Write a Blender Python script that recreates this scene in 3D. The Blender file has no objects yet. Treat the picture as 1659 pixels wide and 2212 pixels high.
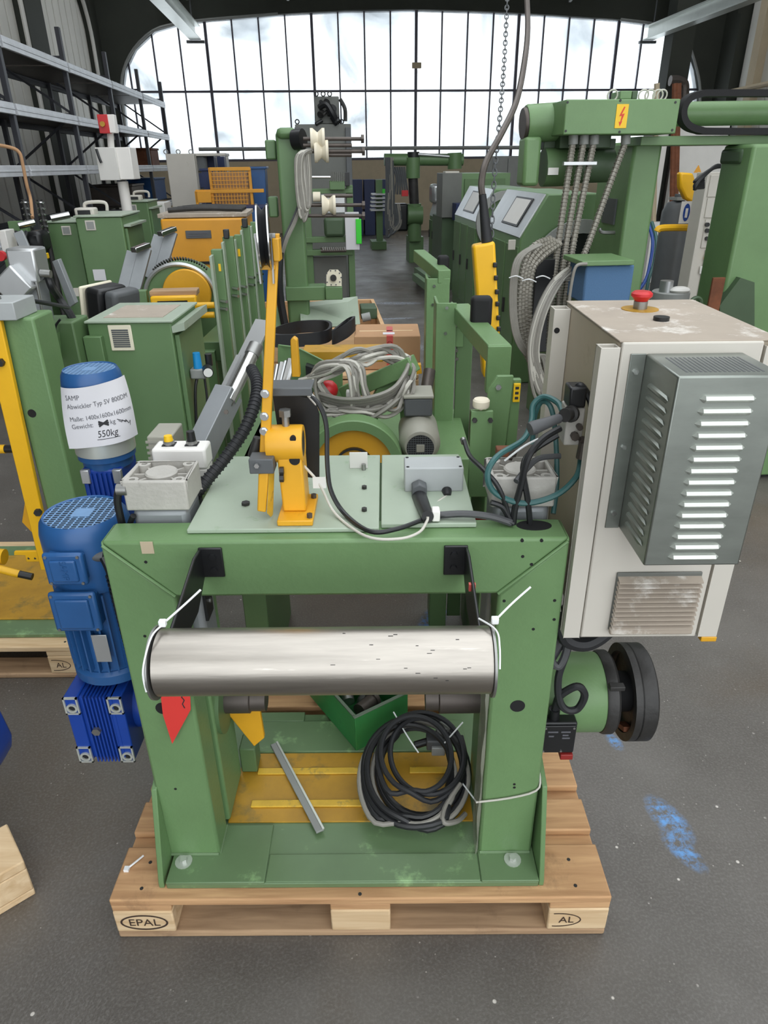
import bpy, bmesh, math, random
from mathutils import Vector, Matrix
random.seed(7)
V = Vector
SC = bpy.context.scene
COL = SC.collection

# ------------------------------------------------------------------ camera
FPX = 1490.0
CAM = V((0.07515, -1.05165, 1.70518))
PITCH, YAW, ROLL = 0.46703, -0.0060, -0.01224
_f = V((math.sin(YAW)*math.cos(PITCH), math.cos(YAW)*math.cos(PITCH), -math.sin(PITCH)))
_r = V((math.cos(YAW), -math.sin(YAW), 0)); _u = _r.cross(_f)
RT = _r*math.cos(ROLL) + _u*math.sin(ROLL)
UP = -_r*math.sin(ROLL) + _u*math.cos(ROLL)
cd = bpy.data.cameras.new('camera'); cam = bpy.data.objects.new('camera', cd); COL.objects.link(cam)
cd.sensor_fit = 'HORIZONTAL'; cd.sensor_width = 36.0; cd.lens = 36.0*FPX/1659.0
cd.clip_start = 0.02; cd.clip_end = 400
cam.matrix_world = Matrix(((RT.x, UP.x, -_f.x, CAM.x), (RT.y, UP.y, -_f.y, CAM.y), (RT.z, UP.z, -_f.z, CAM.z), (0, 0, 0, 1)))
SC.camera = cam

# ------------------------------------------------------------------ sky, exposure
W = bpy.data.worlds.new('overcast_sky'); SC.world = W; W.use_nodes = True
nt = W.node_tree; bg = nt.nodes['Background']
bg.inputs['Color'].default_value = (0.93, 0.97, 1.0, 1); bg.inputs['Strength'].default_value = 2.4
SC.view_settings.view_transform = 'Standard'
try: SC.view_settings.look = 'None'
except Exception: pass
SC.view_settings.exposure = 0.0; SC.view_settings.gamma = 1.0; SC.view_settings.use_curve_mapping = False

# ------------------------------------------------------------------ frames
HY = math.radians(5.05)
HALL = Matrix.Rotation(HY, 4, 'Z')            # the hall is turned a little against the pallet
WORLD = Matrix.Identity(4)
def ray(px, py, fr=WORLD, x=None, y=None, z=None):
    d = RT*((px-829.5)/FPX) - UP*((py-1106)/FPX) + _f
    iv = fr.inverted(); c = iv @ CAM; d = iv.to_3x3() @ d
    if x is not None: t = (x-c.x)/d.x
    elif y is not None: t = (y-c.y)/d.y
    else: t = (z-c.z)/d.z
    return c + d*t
def at(px, py, **k): return ray(px, py, WORLD, **k)
def ha(px, py, **k): return ray(px, py, HALL, **k)

# ------------------------------------------------------------------ materials
def lin(c):
    if isinstance(c, str):
        c = tuple(int(c[i:i+2], 16)/255 for i in (0, 2, 4))
    return tuple(v/12.92 if v <= .04045 else ((v+.055)/1.055)**2.4 for v in c) + (1,)
MATS = {}
def mat(name, col, rough=.5, metal=0, var=.12, scale=6, spots=None, spot_amt=.5, spot_scale=9, bump=0, bump_scale=60, coat=0, spec=.5, grain=None, emit=None):
    """painted / plastic / metal surface with tone variation, worn or dirty spots and fine relief"""
    m = bpy.data.materials.new(name); m.use_nodes = True
    n = m.node_tree.nodes; l = m.node_tree.links; b = n['Principled BSDF']
    b.inputs['Roughness'].default_value = rough; b.inputs['Metallic'].default_value = metal
    b.inputs['Specular IOR Level'].default_value = spec
    c = lin(col); tc = n.new('ShaderNodeTexCoord'); mp = n.new('ShaderNodeMapping'); l.new(tc.outputs['Object'], mp.inputs[0])
    if grain: mp.inputs['Scale'].default_value = grain
    nz = n.new('ShaderNodeTexNoise'); nz.inputs['Scale'].default_value = scale; nz.inputs['Detail'].default_value = 5; nz.inputs['Roughness'].default_value = .6
    l.new(mp.outputs[0], nz.inputs['Vector'])
    rp = n.new('ShaderNodeValToRGB'); l.new(nz.outputs[0], rp.inputs[0])
    rp.color_ramp.elements[0].position = .3; rp.color_ramp.elements[1].position = .7
    rp.color_ramp.elements[0].color = tuple(v*(1-var) for v in c[:3]) + (1,)
    rp.color_ramp.elements[1].color = tuple(min(1, v*(1+var)) for v in c[:3]) + (1,)
    out = rp.outputs[0]
    if spots:
        n2 = n.new('ShaderNodeTexNoise'); n2.inputs['Scale'].default_value = spot_scale; n2.inputs['Detail'].default_value = 8; n2.inputs['Roughness'].default_value = .7
        l.new(mp.outputs[0], n2.inputs['Vector'])
        r2 = n.new('ShaderNodeValToRGB'); l.new(n2.outputs[0], r2.inputs[0])
        r2.color_ramp.elements[0].position = 1-spot_amt*.9; r2.color_ramp.elements[1].position = min(1, 1-spot_amt*.9+.12)
        r2.color_ramp.elements[0].color = (0, 0, 0, 1)
        mx = n.new('ShaderNodeMixRGB'); l.new(r2.outputs[0], mx.inputs[0]); l.new(out, mx.inputs[1]); mx.inputs[2].default_value = lin(spots); out = mx.outputs[0]
    l.new(out, b.inputs['Base Color'])
    if bump:
        n3 = n.new('ShaderNodeTexNoise'); n3.inputs['Scale'].default_value = bump_scale; n3.inputs['Detail'].default_value = 4
        l.new(mp.outputs[0], n3.inputs['Vector'])
        bp = n.new('ShaderNodeBump'); bp.inputs['Strength'].default_value = bump; bp.inputs['Distance'].default_value = .01
        l.new(n3.outputs[0], bp.inputs['Height']); l.new(bp.outputs[0], b.inputs['Normal'])
    if coat: b.inputs['Coat Weight'].default_value = coat
    if emit:
        b.inputs['Emission Color'].default_value = lin(emit[0]); b.inputs['Emission Strength'].default_value = emit[1]
    MATS[name] = m; return m
M = MATS
mat('green', '6a8a5c', .42, var=.07, scale=5, spots='86a27a', spot_amt=.33, spot_scale=12, bump=.08, bump_scale=90)
mat('green_deck', 'a0ad9b', .38, var=.07, scale=4, spots='7f9a74', spot_amt=.45, spot_scale=14)  # paler green: light on upward faces put into the colour; spots are dirt
mat('green_base', '66805b', .38, var=.1, scale=5, spots='8db07c', spot_amt=.47, spot_scale=10)
mat('green_far', '5f7d53', .45, var=.08, scale=3)  # far machines: shade on their backlit fronts put into this darker green
mat('green_dull', '557049', .5, var=.1, scale=3)  # also darkened to carry the shade on backlit machine fronts
mat('green_dark', '44583f', .5, var=.12, scale=3)
mat('yellow', 'dca224', .42, var=.09, scale=6, spots='b98a22', spot_amt=.38, spot_scale=10)
mat('yellow_bright', 'f0b81e', .4, var=.05)
mat('yellow_plate', 'b68a2a', .42, var=.16, scale=9, spots='84703a', spot_amt=.5, spot_scale=7)
mat('yellow_worn', 'd9b03a', .45, var=.12, scale=30, spots='8c7a48', spot_amt=.48, spot_scale=25)
mat('orange', 'dc9a2b', .45, var=.08, scale=3)
mat('blue', '27558a', .36, var=.1, scale=8, spots='6d86a0', spot_amt=.34, spot_scale=12)
mat('blue_deep', '173f96', .32, var=.1, scale=8)
mat('blue_grid', '6f93bb', .45, var=.08, scale=20)
mat('blue_cloth', '4f7196', .85, var=.12, scale=200)
mat('navy', '243158', .5)
mat('grey_light', 'c9c4ba', .42, var=.04, scale=3, spots='b3aa9b', spot_amt=.4, spot_scale=5)
mat('grey_dusty', 'a89c8e', .7, var=.08, scale=9, spots='d8d3cb', spot_amt=.49, spot_scale=11)
mat('grey_side', 'b3a793', .5, var=.08, scale=4, spots='9a8c74', spot_amt=.45, spot_scale=6)  # cabinet side: shading and dirt both put into this browner grey
mat('grey_box', 'aaaeae', .45, var=.06, scale=8, spots='c6caca', spot_amt=.42, spot_scale=14)
mat('grey_mid', '8f918e', .45, var=.06)
mat('grey_dark', '55585a', .5, var=.1)
mat('grey_machine', '656762', .5, var=.08, scale=4)
mat('cast', 'b3b0a9', .5, var=.1, scale=12, spots='8d8a84', spot_amt=.42, spot_scale=14, bump=.15, bump_scale=120)
mat('cast_motor', '9c9a8e', .5, var=.06)
mat('white', 'd9d7d2', .45, var=.03)
mat('white_bright', 'ece9e4', .5, var=.02)
mat('cream', 'e6dfc8', .45, var=.05)
mat('plastic_tie', 'eef0f0', .35, var=.01)
mat('black', '1b1c1e', .38, var=.12)
mat('black_matt', '141416', .75, var=.15)
mat('rubber', '222326', .6, var=.15, scale=12, bump=.1)
mat('rubber_grey', '4a4b4d', .55, var=.15, scale=12)
mat('iron', '3a3938', .5, metal=.4, var=.25, scale=14, spots='6e6d6b', spot_amt=.42, spot_scale=16, bump=.15)
mat('iron_brown', '57504b', .45, metal=.5, var=.2, scale=10)
mat('steel', 'aca69e', .34, metal=1, var=.12, scale=10, grain=(.6, 8, 8), spots='d5d0c8', spot_amt=.42, spot_scale=9, bump=.02, bump_scale=30)
mat('steel_clean', 'cfd0d0', .2, metal=1, var=.05)
mat('steel_dull', '9a9a98', .42, metal=.9, var=.12, scale=12)
mat('galv', '8d928c', .38, metal=.85, var=.1, scale=10, grain=(1, 1, 3))
mat('galv_edge', 'c9cdc6', .35, metal=.5, var=.04)
mat('alu', 'c3c5c6', .33, metal=.75, var=.06)
mat('alu_bar', '94989b', .45, metal=.35, var=.07, scale=10)
mat('cable_grey', '8c8981', .5, var=.08, scale=20)
mat('cable_light', 'c2bfb5', .5, var=.06)
mat('cable_black', '202123', .42, var=.1)
mat('cable_teal', '35605f', .42, var=.08)
mat('conduit', '8e8a80', .4, metal=.35, var=.12, scale=30)
mat('red', 'c5262b', .4, var=.06)
mat('red_tag', 'd93a34', .55, var=.05)
mat('red_dark', '8e2622', .5, var=.1)
mat('rust', '6f4128', .75, var=.25, scale=14)
mat('paper', 'd7d6da', .75, var=.02)
mat('ink', '2a2a2e', .7, var=.02)
mat('ink_grey', '5c5c62', .7, var=.02)
mat('ink_brown', '3d2c22', .8, var=.05)
mat('cardboard', 'b58d68', .8, var=.06, scale=5)
mat('tape_red', 'c4554e', .4, var=.05)
mat('wood_pale', 'cda77e', .75, var=.13, scale=7, grain=(.8, 9, 9))
mat('crate_green', '2f7a41', .4, var=.12, scale=9, spots='1f5a30', spot_amt=.42, spot_scale=9)
mat('green_label', '3fd63a', .5, var=.02)
mat('sign_yellow', 'f1c21b', .4, var=.02)
mat('sign_red', 'd5331c', .4, var=.02)
mat('sign_blue', '274c9c', .4, var=.02)
mat('cyan_knob', '1f8fd0', .35, var=.03)
mat('dial', 'e8e8e4', .4, var=.01)
mat('nylon', 'e2d9c3', .5, var=.04)
mat('beige', 'b8a98f', .8, var=.05)
mat('concrete_dark', '33362f', .8, var=.12, scale=1.5)
mat('panel', 'd2d0c8', .7, var=.05, scale=1)
mat('lime', '4cc63f', .5)

def wood(name, c1, c2, dirt='5b4634', amt=.4):
    m = bpy.data.materials.new(name); m.use_nodes = True; n = m.node_tree.nodes; l = m.node_tree.links; b = n['Principled BSDF']
    b.inputs['Roughness'].default_value = .78
    tc = n.new('ShaderNodeTexCoord'); mp = n.new('ShaderNodeMapping'); l.new(tc.outputs['Object'], mp.inputs[0]); mp.inputs['Scale'].default_value = (1.2, 14, 14)
    oi = n.new('ShaderNodeObjectInfo'); ad = n.new('ShaderNodeVectorMath'); ad.operation = 'ADD'; l.new(mp.outputs[0], ad.inputs[0])
    ml = n.new('ShaderNodeMath'); ml.operation = 'MULTIPLY'; ml.inputs[1].default_value = 37; l.new(oi.outputs['Random'], ml.inputs[0]); l.new(ml.outputs[0], ad.inputs[1])
    nz = n.new('ShaderNodeTexNoise'); nz.inputs['Scale'].default_value = 3; nz.inputs['Detail'].default_value = 6; nz.inputs['Distortion'].default_value = .6; l.new(ad.outputs[0], nz.inputs['Vector'])
    rp = n.new('ShaderNodeValToRGB'); l.new(nz.outputs[0], rp.inputs[0]); rp.color_ramp.elements[0].position = .32; rp.color_ramp.elements[1].position = .68
    rp.color_ramp.elements[0].color = lin(c1); rp.color_ramp.elements[1].color = lin(c2)
    n2 = n.new('ShaderNodeTexNoise'); n2.inputs['Scale'].default_value = 5; n2.inputs['Detail'].default_value = 8; n2.inputs['Roughness'].default_value = .7; l.new(tc.outputs['Object'], n2.inputs['Vector'])
    r2 = n.new('ShaderNodeValToRGB'); l.new(n2.outputs[0], r2.inputs[0]); r2.color_ramp.elements[0].position = 1-amt*.85; r2.color_ramp.elements[1].position = min(1, 1-amt*.85+.18); r2.color_ramp.elements[0].color = (0, 0, 0, 1); r2.color_ramp.elements[1].color = (.7, .7, .7, 1)
    mx = n.new('ShaderNodeMixRGB'); l.new(r2.outputs[0], mx.inputs[0]); l.new(rp.outputs[0], mx.inputs[1]); mx.inputs[2].default_value = lin(dirt)
    l.new(mx.outputs[0], b.inputs['Base Color'])
    bp = n.new('ShaderNodeBump'); bp.inputs['Strength'].default_value = .2; bp.inputs['Distance'].default_value = .004; l.new(nz.outputs[0], bp.inputs['Height']); l.new(bp.outputs[0], b.inputs['Normal'])
    MATS[name] = m
wood('wood', 'ac825b', 'd0a679', amt=.47)
wood('wood_grey', '96795c', 'bb9c7a', amt=.5)
wood('wood_light', 'c9a980', 'e0c6a0', amt=.38)

# ------------------------------------------------------------------ mesh builder
def smooth_path(pts, k=6, closed=False):
    pts = [V(p) for p in pts]; n = len(pts); out = []
    if n < 3: return pts
    rng = range(n if closed else n-1)
    for i in rng:
        g = (lambda j: pts[j % n]) if closed else (lambda j: pts[min(max(j, 0), n-1)])
        p0, p1, p2, p3 = g(i-1), g(i), g(i+1), g(i+2)
        for s in range(k):
            t = s/k; t2 = t*t; t3 = t2*t
            out.append(.5*((2*p1)+(p2-p0)*t+(2*p0-5*p1+4*p2-p3)*t2+(3*p1-p0-3*p2+p3)*t3))
    if not closed: out.append(pts[-1])
    return out
def basis(d):
    d = V(d).normalized(); a = V((0, 0, 1)) if abs(d.z) < .9 else V((1, 0, 0))
    u = d.cross(a).normalized(); return u, d.cross(u).normalized(), d
class MB:
    def __init__(s): s.v = []; s.f = []
    def add(s, vs, fs):
        o = len(s.v); s.v += [V(p) for p in vs]; s.f += [tuple(i+o for i in f) for f in fs]; return s
    def box(s, x0, x1, y0, y1, z0, z1, mtx=None):
        vs = [V((x, y, z)) for z in (z0, z1) for y in (y0, y1) for x in (x0, x1)]
        if mtx is not None: vs = [mtx @ p for p in vs]
        return s.add(vs, [(0, 2, 3, 1), (4, 5, 7, 6), (0, 1, 5, 4), (2, 6, 7, 3), (0, 4, 6, 2), (1, 3, 7, 5)])
    def bar(s, a, b, w, h, up=(0, 0, 1)):
        """rectangular bar from a to b, w across, h along up"""
        a, b = V(a), V(b); d = (b-a).normalized(); u = V(up); r = d.cross(u)
        if r.length < 1e-4: r = d.cross(V((1, 0, 0)))
        r.normalize(); u = r.cross(d).normalized(); r *= w/2; u *= h/2
        vs = [p+i*r+j*u for p in (a, b) for i, j in ((-1, -1), (1, -1), (1, 1), (-1, 1))]
        return s.add(vs, [(0, 1, 2, 3), (7, 6, 5, 4), (0, 4, 5, 1), (1, 5, 6, 2), (2, 6, 7, 3), (3, 7, 4, 0)])
    def cyl(s, a, b, r, r2=None, n=20):
        r2 = r if r2 is None else r2; a, b = V(a), V(b); u, w, d = basis(b-a)
        ring = lambda c, q: [c+u*q*math.cos(2*math.pi*i/n)+w*q*math.sin(2*math.pi*i/n) for i in range(n)]
        fs = [(i, (i+1) % n, n+(i+1) % n, n+i) for i in range(n)] + [tuple(range(n))[::-1], tuple(range(n, 2*n))]
        return s.add(ring(a, r)+ring(b, r2), fs)
    def lathe(s, prof, o, d, n=28, closed=False):
        """profile [(radius, along)] turned about the axis d through o"""
        o = V(o); u, w, d = basis(d); vs = []; fs = []; m = len(prof)
        for r, h in prof:
            for i in range(n):
                a = 2*math.pi*i/n; vs.append(o+d*h+(u*math.cos(a)+w*math.sin(a))*r)
        for k in range(m if closed else m-1):
            k2 = (k+1) % m
            for i in range(n): fs.append((k*n+i, k*n+(i+1) % n, k2*n+(i+1) % n, k2*n+i))
        if not closed:
            if prof[0][0] > 1e-5: fs.append(tuple(range(n))[::-1])
            if prof[-1][0] > 1e-5: fs.append(tuple(range((m-1)*n, m*n)))
        return s.add(vs, fs)
    def ring(s, o, d, r0, r1, h, n=32): return s.lathe([(r0, 0), (r1, 0), (r1, h), (r0, h)], o, d, n, True)
    def tube(s, pts, r, n=8, k=6, closed=False, cap=True):
        P = smooth_path(pts, k, closed) if k else [V(p) for p in pts]
        m = len(P); vs = []; fs = []; u = None
        for i, p in enumerate(P):
            d = (P[(i+1) % m]-P[i-1]) if closed else (P[min(i+1, m-1)]-P[max(i-1, 0)])
            if d.length < 1e-9: d = V((0, 0, 1))
            d.normalize()
            if u is None: u, w, _ = basis(d)
            else:
                u = (u-d*u.dot(d)); u = u.normalized() if u.length > 1e-6 else basis(d)[0]; w = d.cross(u)
            rr = r(i/(m-1)) if callable(r) else r
            vs += [p+(u*math.cos(2*math.pi*j/n)+w*math.sin(2*math.pi*j/n))*rr for j in range(n)]
        for i in range(m if closed else m-1):
            for j in range(n):
                a = i*n; b = ((i+1) % m)*n; fs.append((a+j, a+(j+1) % n, b+(j+1) % n, b+j))
        if cap and not closed: fs += [tuple(range(n))[::-1], tuple(range((m-1)*n, m*n))]
        return s.add(vs, fs)
    def prism(s, poly, ax, a, b):
        """polygon in the two other axes, extruded along ax from a to b"""
        mk = {'x': lambda p, t: (t, p[0], p[1]), 'y': lambda p, t: (p[0], t, p[1]), 'z': lambda p, t: (p[0], p[1], t)}[ax]
        n = len(poly); vs = [mk(p, a) for p in poly]+[mk(p, b) for p in poly]
        fs = [tuple(range(n))[::-1], tuple(range(n, 2*n))]+[(i, (i+1) % n, n+(i+1) % n, n+i) for i in range(n)]
        return s.add(vs, fs)
    def plate(s, poly, off):
        """any planar polygon (3d points) given the thickness vector off"""
        P = [V(p) for p in poly]; n = len(P); o = V(off)
        return s.add(P+[p+o for p in P], [tuple(range(n))[::-1], tuple(range(n, 2*n))]+[(i, (i+1) % n, n+(i+1) % n, n+i) for i in range(n)])
    def ball(s, c, r, n=12):
        sx, sy, sz = (r, r, r) if not hasattr(r, '__len__') else r
        vs = []; fs = []; m = n//2
        for i in range(m+1):
            t = math.pi*i/m
            for j in range(n):
                a = 2*math.pi*j/n; vs.append(V(c)+V((sx*math.sin(t)*math.cos(a), sy*math.sin(t)*math.sin(a), sz*math.cos(t))))
        for i in range(m):
            for j in range(n): fs.append((i*n+j, i*n+(j+1) % n, (i+1)*n+(j+1) % n, (i+1)*n+j))
        return s.add(vs, fs)
    def mesh(s, tf=None, ang=35):
        vs = [tf @ p for p in s.v] if tf is not None else s.v
        me = bpy.data.meshes.new('m'); me.from_pydata([tuple(p) for p in vs], [], s.f)
        bm = bmesh.new(); bm.from_mesh(me); bmesh.ops.remove_doubles(bm, verts=bm.verts, dist=1e-6); bmesh.ops.recalc_face_normals(bm, faces=bm.faces); bm.to_mesh(me); bm.free()
        me.shade_smooth()
        try: me.set_sharp_from_angle(angle=math.radians(ang))
        except Exception: pass
        return me
    def build(s, name, m, parent=None, bev=0, seg=2, fr=None):
        tf = None
        if parent is not None: tf = TF.get(parent.name)
        elif fr is not None: tf = fr
        me = s.mesh(tf); me.name = name; me.materials.append(MATS[m] if isinstance(m, str) else m)
        o = bpy.data.objects.new(name, me); COL.objects.link(o)
        if parent is not None:
            o.parent = parent
            if tf is not None: TF[o.name] = tf
        if bev:
            md = o.modifiers.new('edge', 'BEVEL'); md.width = bev; md.segments = seg; md.limit_method = 'ANGLE'; md.angle_limit = math.radians(40)
        return o
TF = {}
def thing(name, label, cat, loc, fr=WORLD, group=None, rz=0):
    """Empty at a thing's base; parts are drawn in the frame fr"""
    o = bpy.data.objects.new(name, None); COL.objects.link(o); o.empty_display_size = .05
    mw = fr @ Matrix.Translation(V(loc)) @ Matrix.Rotation(rz, 4, 'Z')
    o.matrix_world = mw; TF[o.name] = mw.inverted() @ fr
    o['label'] = label; o['category'] = cat
    if group: o['group'] = group
    return o
def tag(o, label, cat, group=None):
    o['label'] = label; o['category'] = cat
    if group: o['group'] = group
    return o
def struct(o): o['kind'] = 'structure'; return o
def solo(mb, name, m, label, cat, loc, fr=WORLD, bev=0, group=None, seg=2):
    """a thing that is one mesh, its origin at its base"""
    mw = fr @ Matrix.Translation(V(loc)); tf = mw.inverted() @ fr
    me = mb.mesh(tf); me.name = name; me.materials.append(MATS[m] if isinstance(m, str) else m)
    o = bpy.data.objects.new(name, me); COL.objects.link(o); o.matrix_world = mw
    if bev:
        md = o.modifiers.new('edge', 'BEVEL'); md.width = bev; md.segments = seg; md.limit_method = 'ANGLE'; md.angle_limit = math.radians(40)
    return tag(o, label, cat, group)
def part(parent, name, m, fn=None, bev=0, label=None, **k):
    mb = MB(); fn(mb); o = mb.build(name, m, parent, bev)
    if label: o['label'] = label
    return o
def box(parent, name, m, x0, x1, y0, y1, z0, z1, bev=.002, mtx=None): return MB().box(x0, x1, y0, y1, z0, z1, mtx).build(name, m, parent, bev)
def cyl(parent, name, m, a, b, r, r2=None, n=20, bev=0): return MB().cyl(a, b, r, r2, n).build(name, m, parent, bev)
def tube(parent, name, m, pts, r, n=8, k=6, closed=False): return MB().tube(pts, r, n, k, closed).build(name, m, parent)
def bolt(parent, p, d, r=.008, h=.006, m='steel_dull', name='bolt', wash=0):
    mb = MB(); p = V(p); d = V(d).normalized()
    if wash: mb.cyl(p, p+d*.002, wash, n=16)
    mb.cyl(p, p+d*h, r, n=6); return mb.build(name, m, parent)
def text(parent, name, s, size, m, o, xd, yd, depth=.0006, align='LEFT', shear=0, warp=None):
    """flat printed lettering as thin mesh at o, reading along xd with yd up"""
    cu = bpy.data.curves.new('t', 'FONT'); cu.body = s; cu.size = size; cu.align_x = align; cu.shear = shear; cu.resolution_u = 3
    t = bpy.data.objects.new('t', cu); COL.objects.link(t); dg = bpy.context.evaluated_depsgraph_get(); me0 = t.evaluated_get(dg).to_mesh()
    xd = V(xd).normalized(); yd = V(yd).normalized(); zd = xd.cross(yd); mb = MB()
    vs = [V(o)+xd*v.co.x+yd*v.co.y+zd*depth for v in me0.vertices] if warp is None else [warp(V(o).x+v.co.x, V(o).y+v.co.y) for v in me0.vertices]; mb.add(vs, [tuple(p.vertices) for p in me0.polygons])
    bpy.data.objects.remove(t); bpy.data.curves.remove(cu)
    return mb.build(name, m, parent)
# ================================================================== THE HALL
# floor: dark worn screed with pale chips and rubbed blue paint marks
def floor_mat():
    m = bpy.data.materials.new('floor'); m.use_nodes = True; n = m.node_tree.nodes; l = m.node_tree.links; b = n['Principled BSDF']
    tc = n.new('ShaderNodeTexCoord'); co = tc.outputs['Object']
    def noise(s, d=6, r=.6, dist=0):
        k = n.new('ShaderNodeTexNoise'); k.inputs['Scale'].default_value = s; k.inputs['Detail'].default_value = d; k.inputs['Roughness'].default_value = r; k.inputs['Distortion'].default_value = dist; l.new(co, k.inputs['Vector']); return k.outputs[0]
    def ramp(s, p0, p1, c0=(0, 0, 0, 1), c1=(1, 1, 1, 1)):
        k = n.new('ShaderNodeValToRGB'); l.new(s, k.inputs[0]); e = k.color_ramp.elements; e[0].position = p0; e[1].position = p1; e[0].color = c0; e[1].color = c1; return k.outputs[0]
    def mix(f, a, c):
        k = n.new('ShaderNodeMixRGB'); l.new(f, k.inputs[0]); l.new(a, k.inputs[1])
        if isinstance(c, tuple): k.inputs[2].default_value = c
        else: l.new(c, k.inputs[2])
        return k.outputs[0]
    def mul(a, c):
        k = n.new('ShaderNodeMath'); k.operation = 'MULTIPLY'; l.new(a, k.inputs[0])
        if isinstance(c, (int, float)): k.inputs[1].default_value = c
        else: l.new(c, k.inputs[1])
        return k.outputs[0]
    col = ramp(noise(1.3, 8, .65), .3, .7, lin('4b4641'), lin('66625d'))
    col = mix(mul(ramp(noise(.8, 6, .6, .5), .52, .68), .7), col, lin('55493b'))
    col = mix(mul(ramp(noise(140, 2, .5), .45, .75), .45), col, lin('7a7773'))
    vo = n.new('ShaderNodeTexVoronoi'); vo.inputs['Scale'].default_value = 14; vo.inputs['Randomness'].default_value = 1; l.new(co, vo.inputs['Vector'])
    chip = ramp(vo.outputs['Distance'], .05, .075, (1, 1, 1, 1), (0, 0, 0, 1))
    col = mix(mul(chip, ramp(noise(5, 2, .5), .5, .54)), col, lin('c9c4bc'))
    v2 = n.new('ShaderNodeTexVoronoi'); v2.inputs['Scale'].default_value = 45; l.new(co, v2.inputs['Vector'])
    col = mix(mul(ramp(v2.outputs['Distance'], .07, .11, (1, 1, 1, 1), (0, 0, 0, 1)), ramp(noise(9, 2, .5), .55, .6)), col, lin('a19c95'))
    rub = ramp(noise(38, 5, .75), .42, .6)
    def mark(px, py, px2, py2, wd, c, k=1.0, rb=rub):
        a, e = at(px, py, z=0), at(px2, py2, z=0); mid = (a+e)/2; d = e-a; ang = math.atan2(d.y, d.x)
        mp = n.new('ShaderNodeMapping'); mp.vector_type = 'TEXTURE'; l.new(co, mp.inputs[0])
        mp.inputs['Location'].default_value = (mid.x, mid.y, 0); mp.inputs['Rotation'].default_value = (0, 0, ang); mp.inputs['Scale'].default_value = (d.length/2, wd/2, 1)
        ds = n.new('ShaderNodeVectorMath'); ds.operation = 'LENGTH'; l.new(mp.outputs[0], ds.inputs[0])
        return mix(mul(mul(ramp(ds.outputs['Value'], .45, 1.0, (1, 1, 1, 1), (0, 0, 0, 1)), rb), k), col, lin(c))
    col = mark(1395, 1715, 1500, 1830, .1, '5b94cf'); col = mark(1425, 1790, 1530, 1890, .075, '5b94cf', .9)
    col = mark(1310, 1580, 1345, 1625, .05, '5b94cf', .8); col = mark(905, 1400, 955, 1300, .12, '4d86c8')
    for q in ((800, 655, 920, 655, .25), (800, 690, 910, 686, .12), (850, 725, 925, 760, .2)): col = mark(*q, 'aeb9cc', .8)
    l.new(col, b.inputs['Base Color'])
    l.new(ramp(noise(2.2, 6), .35, .75, (.3, .3, .3, 1), (.58, .58, .58, 1)), b.inputs['Roughness'])
    bp = n.new('ShaderNodeBump'); bp.inputs['Strength'].default_value = .25; bp.inputs['Distance'].default_value = .004; l.new(noise(160, 3), bp.inputs['Height']); l.new(bp.outputs[0], b.inputs['Normal'])
    return m
MATS['floor'] = floor_mat()
fl = MB().box(-9, 13, -7, 24, -.12, 0).build('floor', 'floor'); struct(fl)

# back wall with a wide, round-cornered opening
DW = 20.0
hole = [(-4.98, 1.81), (-4.93, 2.6), (-4.87, 3.46), (-4.73, 3.91), (-4.4, 4.35), (-3.88, 4.72), (-3.3, 4.86), (-2.5, 4.95), (-.78, 5.07), (.9, 5.15), (2.64, 5.18), (4.59, 5.14), (6.28, 5.07), (8.01, 4.98), (9.0, 4.88), (9.5, 4.75), (9.9, 4.5), (10.28, 3.88), (10.47, 3.4), (10.6, 2.6), (10.65, 1.81)]
mb = MB()
for a, b in zip(hole, hole[1:]):
    if abs(a[0]-b[0]) > .01: mb.prism([a, b, (b[0], 7.5), (a[0], 7.5)], 'y', DW, DW+.35)
mb.box(-6.6, hole[0][0], DW, DW+.35, 0, 7.5); mb.box(hole[-1][0], 12.5, DW, DW+.35, 0, 7.5)
struct(mb.build('wall_back', 'concrete_dark', fr=HALL))
struct(MB().box(hole[0][0], hole[-1][0], DW+.02, DW+.33, 0, 1.81).build('wall_back_parapet', 'beige', fr=HALL))
mb = MB().tube([(x, DW-.01, z) for x, z in hole[:9]], .035, 8, 3); mb.tube([(x, DW-.01, z) for x, z in hole[13:]], .035, 8, 3)
struct(mb.build('trim_1', 'grey_mid', fr=HALL))

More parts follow.
